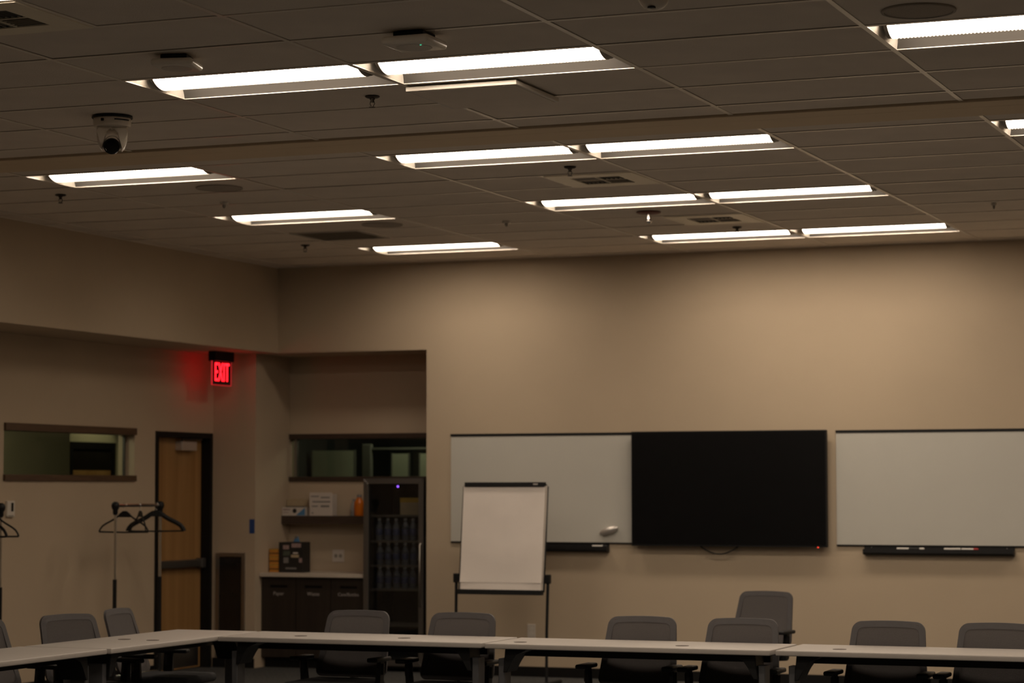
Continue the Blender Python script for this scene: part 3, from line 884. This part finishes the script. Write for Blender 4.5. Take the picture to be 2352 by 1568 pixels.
# paper pad: the loose front sheet is gently waved
bm = nb(); slab(bm, -.352, .352, zb + .012, zt - .03, -.016, .014); make('paper_pad', bm, 'paper', ez)
bm = nb(); rows = []
NZ, NX = 26, 22
for k in range(NZ + 1):
    z = zb + .075 + (zt - .03 - zb - .075) * k / NZ; row = []
    for q in range(NX + 1):
        x = -.360 + .720 * q / NX
        f = (1 - k / NZ)
        wv = .004 * math.sin(5 * x + 6 * z) * f + .003 * math.sin(14 * (z - .5 * abs(x))) * f + .004 * f
        row.append((x, yl(z) - .0185 - max(wv, -.0005), z))
    rows.append(row)
quadstrip(bm, rows); make('front_sheet', bm, 'paper', ez, 60)
for s in (-1, 1):
    x = s * (Wp + .032)
    bm = nb(); tube(bm, [(x, .02, .855), (x - s * .004, .0, .45), (x + s * .004, -.03, .012)], [.013, .012, .012], 10); lg = make('leg', bm, 'plastic_black', ez, 60)
    bm = nb(); lathe(bm, [(.015, 0), (.017, .02), (.013, .04)], 12, c=(x + s * .004, -.03, 0)); tube(bm, [(x + s * .004, -.26, .02), (x + s * .004, .30, .02)], .014, 10); make('foot', bm, 'rubber', lg, 40)
    bm = nb(); box(bm, x - .020, x + .020, -.006, .046, .825, .900, .006); box(bm, min(s * Wp, x), max(s * Wp, x), .006, .030, .84, .875, .003); make('clamp_joint', bm, 'plastic_black', ez)
bm = nb(); tube(bm, [(-Wp - .03, .03, .87), (Wp + .03, .03, .87)], .010, 10); make('cross_rail', bm, 'plastic_black', ez, 60)

# ------------------------------------------------------------------ tables
TBL_Z = .725; TBL_D = .565
def build_table(name, L, grommets):
    """local: X along the table, front edge at -Y"""
    root = empty(name)
    h, d = L / 2, TBL_D / 2
    bm = nb(); box(bm, -h, h, -d, d, TBL_Z - .030, TBL_Z, .006, 3); top = make('table_top', bm, 'laminate_white', root, 40)
    for gx, gy in grommets:
        bm = nb(); lathe(bm, [(.036, -.0005), (.038, .0015), (.030, .0022), (.001, .0022)], 24, c=(gx, gy, TBL_Z)); make('grommet', bm, 'grommet_brown', top, 40)
    bm = nb(); box(bm, -h + .07, h - .07, -.02, .02, TBL_Z - .085, TBL_Z - .045, .004); make('crossbar', bm, 'plastic_black', root)
    for s in (-1, 1):
        x = s * (h - .07)
        bm = nb(); prism(bm, [(x - .017, .06), (x + .017, .06), (x + .020, TBL_Z - .09), (x - .020, TBL_Z - .09)], 'xz', -.20, -.10, .005)
        lg = make('leg', bm, 'leg_grey', root)
        # flared plastic bracket
        bm = nb(); inn = -s
        poly = [(x - s * .030, TBL_Z - .031), (x + inn * .165, TBL_Z - .031), (x + inn * .150, TBL_Z - .042), (x + inn * .095, TBL_Z - .062), (x + inn * .070, TBL_Z - .105), (x + inn * .040, TBL_Z - .165), (x - s * .018, TBL_Z - .165)]
        prism(bm, poly, 'xz', -.22, -.06, .004); make('bracket', bm, 'plastic_black', lg)
        bm = nb(); box(bm, x - .03, x + .03, -d + .02, .02, .055, .085, .008); ft = make('foot_bar', bm, 'leg_grey', root)
        for yc in (-d + .05, -.01):
            bm = nb(); tube(bm, [(x - .012, yc, .028), (x + .012, yc, .028)], .028, 16); box(bm, x - .008, x + .008, yc - .010, yc + .010, .03, .06); make('caster', bm, 'rubber', ft, 40)
    return root
YF = 12.60
def table_at(label, x0, x1, y0, y1, gr, along='x'):
    cx, cy = (x0 + x1) / 2, (y0 + y1) / 2
    if along == 'x':
        t_ = build_table('folding_table', x1 - x0, [(gx - cx, gy - cy) for gx, gy in gr]); t_.location = (cx, cy, 0)
    else:
        t_ = build_table('folding_table', y1 - y0, [(gy - cy, -(gx - cx)) for gx, gy in gr]); t_.location = (cx, cy, 0); t_.rotation_euler.z = math.pi / 2
    tag(t_, label, 'table', 'white folding tables in a U')
table_at('long white table before the fridge, first right of the corner', -6.915, -5.225, YF, YF + TBL_D, [(-6.47, 12.81), (-5.81, 12.84)])
table_at('long white table in the middle, before the screen', -5.195, -3.530, YF - .02, YF + TBL_D - .02, [(-5.04, 12.74), (-4.085, 12.77)])
table_at('long white table running out of the picture at right', -3.505, -1.82, YF, YF + TBL_D, [(-3.20, 12.80), (-2.1, 12.80)])
table_at('white table end-on at the corner, before the clothes rack and door', -7.495, -6.930, 11.43, 13.14, [(-7.28, 12.15), (-7.085, 12.14)], 'y')
table_at('white table end-on at far left, cut by the left edge', -7.505, -6.940, 9.72, 11.405, [(-7.2, 10.3)], 'y')

# ------------------------------------------------------------------ chairs
def chair_pt(u, z):
    """backrest surface: u = sideways metres, z = height; chair faces -Y"""
    t_ = (z - .47) / .388
    y = .205 + .118 * t_ + .012 * math.sin(t_ * 3.0) - .25 * u * u
    return Vector((u, y, z))
def back_outline(inset, n=7):
    zb_, zt_ = .465 + inset, .852 - inset
    def hw(z):
        t_ = (z - .465) / .387
        return .238 - .036 * t_ - inset
    r = .050 - inset * .5
    pts = []
    def corner(sx, top):
        z = zt_ if top else zb_
        cz = z - r if top else z + r
        for k in range(n + 1):
            a = k / n * math.pi / 2
            yield sx, cz, a, top
    seq = []
    for sx, top, order in ((1, False, 0), (1, True, 1), (-1, True, 0), (-1, False, 1)):
        z = zt_ if top else zb_
        cz = z - r if top else z + r
        angs = [k / n * math.pi / 2 for k in range(n + 1)]
        for a in angs:
            if (sx, top) == (1, False): du, dz = math.sin(a), -math.cos(a)
            elif (sx, top) == (1, True): du, dz = math.cos(a), math.sin(a)
            elif (sx, top) == (-1, True): du, dz = -math.sin(a), math.cos(a)
            else: du, dz = -math.cos(a), -math.sin(a)
            zz = cz + r * dz
            cu = sx * (hw(zz) - r)
            seq.append((cu + r * du, zz + (.008 * (1 - (cu / .2) ** 2) if top else 0)))
        if top and sx == 1:
            for k in range(1, 6):
                uu = (hw(zt_) - r) * (1 - 2 * k / 6); seq.append((uu, zt_ + .008 * (1 - (uu / .2) ** 2)))
    return seq
def build_chair():
    root = empty('conference_chair')
    # frame ring
    outer, inner = back_outline(0), back_outline(.034)
    N = len(outer)
    bm = nb()
    def ring(o, off): return [bm.verts.new(chair_pt(u, z) + Vector((0, off, 0))) for u, z in o]
    A, B, C, D = ring(outer, -.004), ring(inner, -.008), ring(inner, .012), ring(outer, .012)
    for P, Q in ((A, B), (B, C), (C, D), (D, A)):
        for i in range(N): bm.faces.new((P[i], P[(i + 1) % N], Q[(i + 1) % N], Q[i]))
    make('back_frame', bm, 'chair_frame', root, 50)
    # mesh panel
    bm = nb()
    NU, NZ = 10, 12
    for off in (-.006, .003):
        rows = []
        for k in range(NZ + 1):
            z = .480 + (.842 - .480) * k / NZ
            t_ = (z - .465) / .387
            hw = .238 - .036 * t_ - .022
            if z > .815: hw -= (z - .815) * .5
            rows.append([chair_pt(-hw + 2 * hw * q / NU, z) + Vector((0, off, 0)) for q in range(NU + 1)])
        quadstrip(bm, rows)
    make('back_mesh', bm, 'chair_mesh', root, 60)
    # spine behind
    bm = nb(); tube(bm, [(0, .10, .40), (0, .24, .44), (0, .285, .56), (0, .315, .68)], [.030, .028, .024, .016], 10); make('spine', bm, 'plastic_black', root, 60)
    # seat
    bm = nb(); box(bm, -.235, .235, -.255, .205, .405, .462, .026, 4); make('seat', bm, 'chair_seat', root, 60)
    bm = nb(); box(bm, -.13, .13, -.12, .12, .36, .406, .012); make('mechanism', bm, 'plastic_black', root)
    # arms
    for s in (-1, 1):
        bm = nb(); prism(bm, [(s * .10, .375), (s * .252, .385), (s * .262, .40), (s * .268, .572), (s * .242, .572), (s * .234, .415), (s * .10, .40)], 'xz', .05, .11, .004)
        am = make('arm', bm, 'plastic_black', root)
        bm = nb(); tube(bm, [(s * .254, .08, .495), (s * .255, .08, .560)], .024, 12); make('arm_sleeve', bm, 'plastic_black', am, 40)
        bm = nb(); box(bm, s * .256 - .034, s * .256 + .034, -.05, .165, .572, .598, .010, 3); make('arm_pad', bm, 'plastic_black', am, 50)
    # column and star base
    bm = nb(); tube(bm, [(0, 0, .09), (0, 0, .22), (0, 0, .221), (0, 0, .37)], [.028, .028, .016, .016], 14); make('gas_column', bm, 'plastic_black', root, 40)
    for k in range(5):
        a = 2 * math.pi * k / 5 + math.radians(36)
        c, s = math.cos(a), math.sin(a)
        bm = nb(); tube(bm, [(.02 * c, .02 * s, .095), (.15 * c, .15 * s, .085), (.240 * c, .240 * s, .066)], [.026, .020, .014], 8)
        lg = make('base_leg', bm, 'plastic_black', root, 50)
        bm = nb(); tube(bm, [(.240 * c - .02 * s, .240 * s + .02 * c, .027), (.240 * c + .02 * s, .240 * s - .02 * c, .027)], .027, 14); tube(bm, [(.240 * c, .240 * s, .03), (.240 * c, .240 * s, .066)], .008, 8); make('caster', bm, 'rubber', lg, 40)
    return root
ch0 = build_chair()
# (label, x, y of the back's top middle, heading in degrees)
CH = [('grey mesh chair before the glass door fridge', -6.30, 13.25, 0),
      ('grey mesh chair before the flip chart easel', -5.60, 13.23, 1),
      ('grey mesh chair below the left end of the black screen', -4.47, 13.22, 1),
      ('grey mesh chair pushed in before the lone chair by the wall', -3.865, 13.22, 1),
      ('lone grey mesh chair standing farther back near the back wall', -4.72, 16.74, -8),
      ('grey mesh chair below the right whiteboard, whole in view', -3.03, 13.24, 1),
      ('grey mesh chair cut by the right edge of the picture', -2.43, 13.25, 1),
      ('dark grey chair beside the clothes rack, its whole back facing right', -7.72, 12.24, 71),
      ('dark grey chair turned edge-on before the clothes rack and door', -7.79, 12.93, 97),
      ('chair at the left edge of which only a corner shows', -7.88, 11.57, 82)]
for k, (lb, x, y, a) in enumerate(CH):
    o = ch0 if k == 0 else copy_tree(ch0)
    th_ = math.radians(a)
    by = .31                                  # local y of the backrest's top
    o.location = (x + math.sin(th_) * by, y - math.cos(th_) * by, 0)
    o.rotation_euler.z = th_
    tag(o, lb, 'chair', 'grey mesh conference chairs')

# ------------------------------------------------------------------ clothes racks and hangers
def build_rack(name, y0, y1, label):
    root = tag(empty(name, (-10.1, (y0 + y1) / 2, 0)), label, 'clothes rack', 'garment racks along the door wall')
    h = (y1 - y0) / 2; zt_ = 1.462
    bm = nb(); tube(bm, [(0, -h, zt_), (0, h, zt_)], .0125, 14); make('top_rail', bm, 'chrome', root, 40)
    for s in (-1, 1):
        bm = nb(); tube(bm, [(0, s * h, .86), (0, s * h, zt_)], .0115, 14); make('post', bm, 'chrome', root, 40)
        bm = nb(); tube(bm, [(0, s * h, .07), (0, s * h, .872)], .0165, 14); make('lower_sleeve', bm, 'plastic_black', root, 40)
        bm = nb(); lathe(bm, [(.014, -.075), (.021, -.06), (.021, -.035), (.030, -.020), (.034, 0), (.028, .022), (.012, .032)], 16, c=(0, s * h, zt_)); make('corner_joint', bm, 'plastic_black', root, 50)
        bm = nb(); tube(bm, [(-.20, s * h, .07), (.20, s * h, .07)], .016, 12); ft = make('foot_bar', bm, 'plastic_black', root, 40)
        for q in (-1, 1):
            bm = nb(); tube(bm, [(q * .19, s * h - .012, .026), (q * .19, s * h + .012, .026)], .026, 14); tube(bm, [(q * .19, s * h, .03), (q * .19, s * h, .07)], .006, 8); make('caster', bm, 'rubber', ft, 40)
    bm = nb(); tube(bm, [(0, -h, .10), (0, h, .10)], .010, 10); make('lower_rail', bm, 'chrome', root, 40)
build_rack('clothes_rack', 16.70, 17.41, 'chrome and black clothes rack standing beside the maple door')
build_rack('clothes_rack', 14.36, 15.085, 'clothes rack at the left edge, one joint showing beside the thermostat')
def build_hanger(label, y, ang, w, thick, broad):
    root = tag(empty('coat_hanger', (-10.1, y, 1.462), ang), label, 'hanger', 'black coat hangers')
    zt_, zb_ = -.060, -.212
    bm = nb(); pts = [(.018, 0, -.004)]
    for k in range(9):
        a = math.pi * (k / 8) * 1.15
        pts.append((.018 * math.cos(a), 0, .004 + .018 * math.sin(a) - .002))
    pts += [(-.012, 0, -.022), (0, 0, -.036), (0, 0, zt_)]
    tube(bm, pts, .0022, 8); make('hook', bm, 'chrome', root, 60)
    bm = nb()
    SHP = [(0, 0), (.12, -.004), (.22, -.018), (.34, -.038), (.48, -.056), (.62, -.072), (.76, -.088), (.88, -.106), (.96, -.128), (1, -.146), (1, -.152)]
    def sh(s): return [(s * w * a, -.018 * a * a, zt_ + z) for a, z in SHP]
    rad = [broad * (1.3 - .2 * k / 10) for k in range(11)]
    for s in (-1, 1): tube(bm, sh(s), thick, 8, ry=broad)
    prism(bm, [(-.055, zt_ - .034), (-.045, zt_ - .006), (-.015, zt_ + .016), (.015, zt_ + .016), (.045, zt_ - .006), (.055, zt_ - .034)], 'xz', -thick, thick)
    make('shoulders', bm, 'plastic_black', root, 60)
    bm = nb(); tube(bm, [(-w, -.018, zb_), (0, -.004, zb_ - .004), (w, -.018, zb_)], .0065, 8); make('trouser_bar', bm, 'plastic_black', root, 60)
build_hanger('thin black coat hanger at the left end of the rack by the door', 16.845, .10, .215, .006, .007)
build_hanger('small black coat hanger in the middle of the rack by the door', 17.09, -.75, .215, .006, .008)
build_hanger('broad black suit hanger at the right end of the rack by the door', 17.345, .45, .228, .011, .019)
build_hanger('thin black coat hanger at the left edge below the thermostat', 14.98, .15, .215, .006, .007)
build_hanger('thicker black coat hanger mostly cut off by the left edge', 14.88, .0, .200, .009, .012)

# ------------------------------------------------------------------ alcove: cabinets, counter, shelf
CX0, CX1 = X_ALC0 + .004, -9.066
cw = (CX1 - CX0) / 3
for k, (word, lb) in enumerate([('Paper', 'dark wood recycling cabinet lettered Paper, beside the wall'), ('Waste', 'dark wood recycling cabinet lettered Waste, in the middle'), ('Cans/Bottles', 'dark wood recycling cabinet lettered Cans and Bottles, beside the fridge')]):
    x0 = CX0 + k * cw
    root = tag(empty('recycling_cabinet', (x0 + cw / 2, 19.22, 0)), lb, 'cabinet', 'recycling cabinets under the counter')
    bm = nb(); box(bm, -cw / 2 + .001, cw / 2 - .001, .02, .54, .09, .808); make('body', bm, 'cabinet_dark', root)
    bm = nb(); box(bm, -cw / 2 + .001, cw / 2 - .001, .07, .5, 0, .09); make('toe_kick', bm, 'base_black', root)
    bm = nb()
    for a, b, c, d in cells_with_holes(-cw / 2 + .003, cw / 2 - .003, .095, .800, [(-.085, .085, .712, .735)]): box(bm, a, b, 0, .019, c, d)
    dr = make('door', bm, 'cabinet_dark', root)
    bm = nb(); box(bm, -.085, .085, .014, .018, .712, .735); make('slot', bm, 'base_black', dr)
    M = Matrix.Translation((0.0, -.001, .660)) @ Matrix.Rotation(math.radians(90), 4, 'X')
    text_mesh('lettering', word, .046 if k < 2 else .040, 'letter_white', dr, M, .0008, 1.0)
bm = nb(); box(bm, 0, CX1 - CX0, -.045, .548, 0, .034, .003); o = make('counter_top', bm, 'counter_top', loc=(CX0, 19.22, .810)); tag(o, 'pale stone counter top over the three dark cabinets', 'counter')
bm = nb(); box(bm, 0, CX1 - CX0 + .0, -.165, 0, 0, .075, .002); o = make('wall_shelf', bm, 'wood_dark', loc=(CX0 - .002, Y_ALC, 1.275)); tag(o, 'dark wooden wall shelf above the counter', 'shelf')
SH = 1.350
# open box with tan flap
gb = tag(empty('tissue_box', (-9.985, 19.665, SH)), 'open white carton with a blue corner and raised tan flap on the shelf', 'box')
bm = nb(); box(bm, -.118, .118, -.055, .055, 0, .078, .001); bd = make('carton', bm, 'card_white', gb)
bm = nb(); prism(bm, [(.025, .004), (.117, .004), (.117, .074)], 'xz', -.0560, -.0550); make('blue_corner', bm, 'print_blue', bd)
bm = nb(); tube(bm, [(.012, -.0552, .045), (.012, -.0562, .045)], .021, 16); make('black_mark', bm, 'card_black', bd)
bm = nb(); box(bm, -.105, -.035, -.0562, -.055, .050, .062); box(bm, -.105, -.05, -.0562, -.055, .026, .032); make('print', bm, 'print_pink', bd)
bm = nb(); prism(bm, [(-.110, .076), (.100, .078), (.110, .150), (.02, .158), (.0, .148), (-.02, .156), (-.112, .150)], 'xz', .030, .034); make('flap', bm, 'card_tan', gb)
bm = nb(); box(bm, -.09, .09, -.035, .028, .076, .086, .004); make('contents', bm, 'card_black', gb)
# white printed box
wb = tag(empty('white_box', (-9.712, 19.670, SH)), 'upright white box with grey printing on the shelf', 'box')
bm = nb(); box(bm, -.115, .115, -.05, .05, 0, .196, .001); bd = make('carton', bm, 'card_white', wb)
bm = nb()
for x0, x1, z0, z1 in [(-.085, .095, .122, .134), (-.09, -.03, .082, .092), (.0, .085, .078, .096), (-.092, -.075, .020, .032), (-.1, -.02, .172, .182), (.0, .09, .160, .172)]: box(bm, x0, x1, -.0512, -.05, z0, z1)
make('print', bm, 'print_grey', bd)
bm = nb(); box(bm, -.113, .113, -.049, -.047, .196, .212); make('tab', bm, 'card_white', wb)
# bottles on the shelf
def bottle(name, label, cat, loc, r, h, matname, capmat, group=None, labelmat=None):
    root = tag(empty(name, loc), label, cat, group)
    bm = nb(); lathe(bm, [(r * .9, 0), (r, .008), (r, h * .58), (r * .96, h * .66), (r * .45, h * .84), (r * .40, h * .90)], 16); make('body', bm, matname, root, 50)
    bm = nb(); lathe(bm, [(r * .47, h * .89), (r * .47, h), (r * .40, h * 1.005)], 14); make('cap', bm, capmat, root, 40)
    if labelmat:
        bm = nb(); lathe(bm, [(r * 1.01, h * .25), (r * 1.02, h * .26), (r * 1.02, h * .52), (r * 1.01, h * .53)], 16, cap0=False, cap1=False); make('label_band', bm, labelmat, root, 40)
    return root
bottle('juice_bottle', 'orange bottle at the right end of the shelf', 'bottle', (-9.345, 19.66, SH), .046, .190, 'orange_juice', 'bottle_cap')
bottle('clear_bottle', 'small clear bottle beside the orange bottle on the shelf', 'bottle', (-9.415, 19.69, SH), .030, .150, 'bottle_clear', 'bottle_cap')
bottle('dark_bottle', 'dark small bottle at the left end of the shelf', 'bottle', (-10.078, 19.72, SH), .022, .10, 'print_green', 'plastic_black')
CT = .844
# stacked orange boxes
for k in range(6):
    root = tag(empty('tea_box', (-10.045, 19.42, CT + k * .035), random.uniform(-.03, .03)), ['orange tea box at the bottom of the stack on the counter', 'orange tea box second from the bottom of the stack', 'orange tea box third from the bottom of the stack', 'orange tea box third from the top of the stack', 'orange tea box second from the top of the stack', 'orange tea box on top of the stack on the counter'][k], 'box', 'stacked orange tea boxes')
    bm = nb(); box(bm, -.050, .050, -.07, .07, .001, .034, .001); bd = make('carton', bm, 'orange_card', root)
    bm = nb(); box(bm, -.051, .051, -.071, .071, .026, .033); make('lid_band', bm, 'yellow_card' if k % 2 else 'card_black', bd)
# black box
bb = tag(empty('coffee_box', (-9.875, 19.42, CT)), 'black printed carton standing on the counter beside the orange boxes', 'box')
bm = nb(); box(bm, -.118, .118, -.08, .08, 0, .272, .001); bd = make('carton', bm, 'card_black', bb)
for (x0, x1, z0, z1, m_) in [(-.075, -.015, .208, .245, 'print_pink'), (-.070, -.02, .085, .135, 'print_grey'), (-.075, -.005, .15, .195, 'print_green'), (.025, .075, .168, .182, 'card_white'), (.005, .085, .135, .160, 'card_tan'), (.010, .105, .225, .262, 'print_pink'), (.085, .117, .09, .13, 'print_pink'), (-.05, .06, .030, .045, 'print_grey')]:
    bm = nb(); box(bm, x0, x1, -.0812, -.08, z0, z1); make('print', bm, m_, bd)
bc = tag(empty('blue_sachet', (-9.925, 19.56, CT)), 'blue pointed packet peeking out behind the black carton', 'packet')
bm = nb(); prism(bm, [(-.055, 0), (.055, 0), (.050, .22), (.012, .318), (-.012, .318), (-.050, .22)], 'xz', -.012, .012, .004); make('pouch', bm, 'print_blue', bc)
bm = nb(); prism(bm, [(-.014, .300), (.014, .300), (.012, .322), (-.012, .322)], 'xz', -.013, .013); make('seal', bm, 'print_grey', bc)

# ------------------------------------------------------------------ glass door fridge
FX0, FX1, FY, FH = -9.058, -8.480, 19.14, 1.690
fr = tag(empty('drinks_fridge', ((FX0 + FX1) / 2, FY, 0)), 'tall glass door drinks fridge filling the right of the alcove', 'fridge')
w = (FX1 - FX0) / 2
bm = nb()
box(bm, -w, -w + .03, .05, .60, .03, FH); box(bm, w - .03, w, .05, .60, .03, FH)
box(bm, -w + .03, w - .03, .05, .60, FH - .05, FH); box(bm, -w + .03, w - .03, .05, .60, .03, .12); box(bm, -w + .03, w - .03, .57, .60, .12, FH - .05)
for sx in (-1, 1):
    for y in (.10, .55): box(bm, sx * (w - .06) - .02, sx * (w - .06) + .02, y - .02, y + .02, 0, .03)
make('cabinet', bm, 'fridge_black', fr)
# door frame: four mitred stainless bars
bw = .048
dr = empty('door'); dr.parent = fr
Z0, Z1 = .05, FH - .004
for nm, poly in (('left', [(-w, Z0), (-w + bw, Z0 + bw), (-w + bw, Z1 - bw), (-w, Z1)]), ('right', [(w, Z0), (w - bw, Z0 + bw), (w - bw, Z1 - bw), (w, Z1)]),
                 ('top', [(-w, Z1), (-w + bw, Z1 - bw), (w - bw, Z1 - bw), (w, Z1)]), ('bottom', [(-w, Z0), (-w + bw, Z0 + bw), (w - bw, Z0 + bw), (w, Z0)])):
    bm = nb(); prism(bm, poly, 'xz', 0, .045, .002); make('door_bar', bm, 'steel_dark', dr)
bm = nb(); box(bm, -w + bw, w - bw, .018, .026, Z0 + bw, Z1 - bw); make('pane', bm, 'fridge_glass', dr)
bm = nb(); tube(bm, [(w - .022, -.002, .57), (w - .022, -.030, .585), (w - .022, -.030, 1.105), (w - .022, -.002, 1.12)], .008, 10); make('handle', bm, 'steel', dr, 60)
bm = nb(); box(bm, .030, .046, .012, .017, FH - .083, FH - .067, .002); make('display_light', bm, 'led_violet', dr)
for z in (.40, .712, .920, 1.135, 1.36):
    bm = nb()
    for k in range(9): tube(bm, [(-w + .035, .10 + k * .055, z), (w - .035, .10 + k * .055, z)], .003, 6)
    box(bm, -w + .032, w - .032, .085, .095, z - .012, z + .006)
    make('shelf_rack', bm, 'steel_dark', fr)
bc = tag(empty('drink_carton', ((FX0 + FX1) / 2 + .105, FY + .30, 1.364)), 'pale carton on the top shelf inside the fridge', 'box')
bm = nb(); box(bm, -.12, .12, -.12, .12, 0, .15, .002); make('carton', bm, 'card_tan', bc)
bm = nb(); box(bm, -.121, .121, -.121, .121, .11, .151, .002); make('lid', bm, 'yellow_card', bc)
wp = None
for z, n_, lb in ((1.139, 6, 'upper'), (.924, 6, 'middle'), (.716, 6, 'lower')):
    for k in range(n_):
        x = (FX0 + FX1) / 2 - .205 + k * .082
        y = FY + .16 + random.uniform(-.012, .012)
        lb_ = '%s water bottle on the %s bottle shelf of the fridge' % (('leftmost', 'second from left', 'third from left', 'third from right', 'second from right', 'rightmost')[k], lb)
        if wp is None: wp = bottle('water_bottle', lb_, 'bottle', (x, y, z), .032, .195, 'water_bottle', 'bottle_cap', 'water bottles in the fridge', 'bottle_label')
        else: clone(wp, lb_, (x, y, z), random.uniform(0, 6))

# ------------------------------------------------------------------ things in the store room behind the alcove window
def board(label, x0, x1, y, z1):
    root = tag(empty('partition_board', ((x0 + x1) / 2, y, 0)), label, 'board', 'pale boards in the back room')
    w_ = (x1 - x0) / 2
    bm = nb(); box(bm, -w_, w_, -.012, .012, .05, z1, .002); make('board_face', bm, 'pale_board', root)
    bm = nb(); box(bm, -w_ - .012, -w_, -.016, .016, .0, z1 + .005); box(bm, w_, w_ + .012, -.016, .016, 0, z1 + .005); make('stand', bm, 'store_grey', root)
board('wide pale green board behind the left of the alcove window', -10.78, -10.32, 21.6, 1.975)
board('dim narrow pale board behind the right of the alcove window', -9.90, -9.73, 21.6, 1.94)
board('sliver of pale board behind the far right of the alcove window', -9.60, -9.42, 21.6, 1.94)
rk = tag(empty('storage_rack', (-9.85, 21.2, 0)), 'grey rack post and rail behind the alcove window', 'rack')
bm = nb(); box(bm, -.19, -.09, -.03, .03, 0, 2.03, .01); make('post', bm, 'store_grey', rk)
bm = nb(); box(bm, .62, .68, -.03, .03, 0, 2.03, .01); make('post', bm, 'store_grey', rk)
bm = nb(); box(bm, -.09, .62, -.015, .015, 1.975, 1.995); make('rail', bm, 'store_grey', rk)
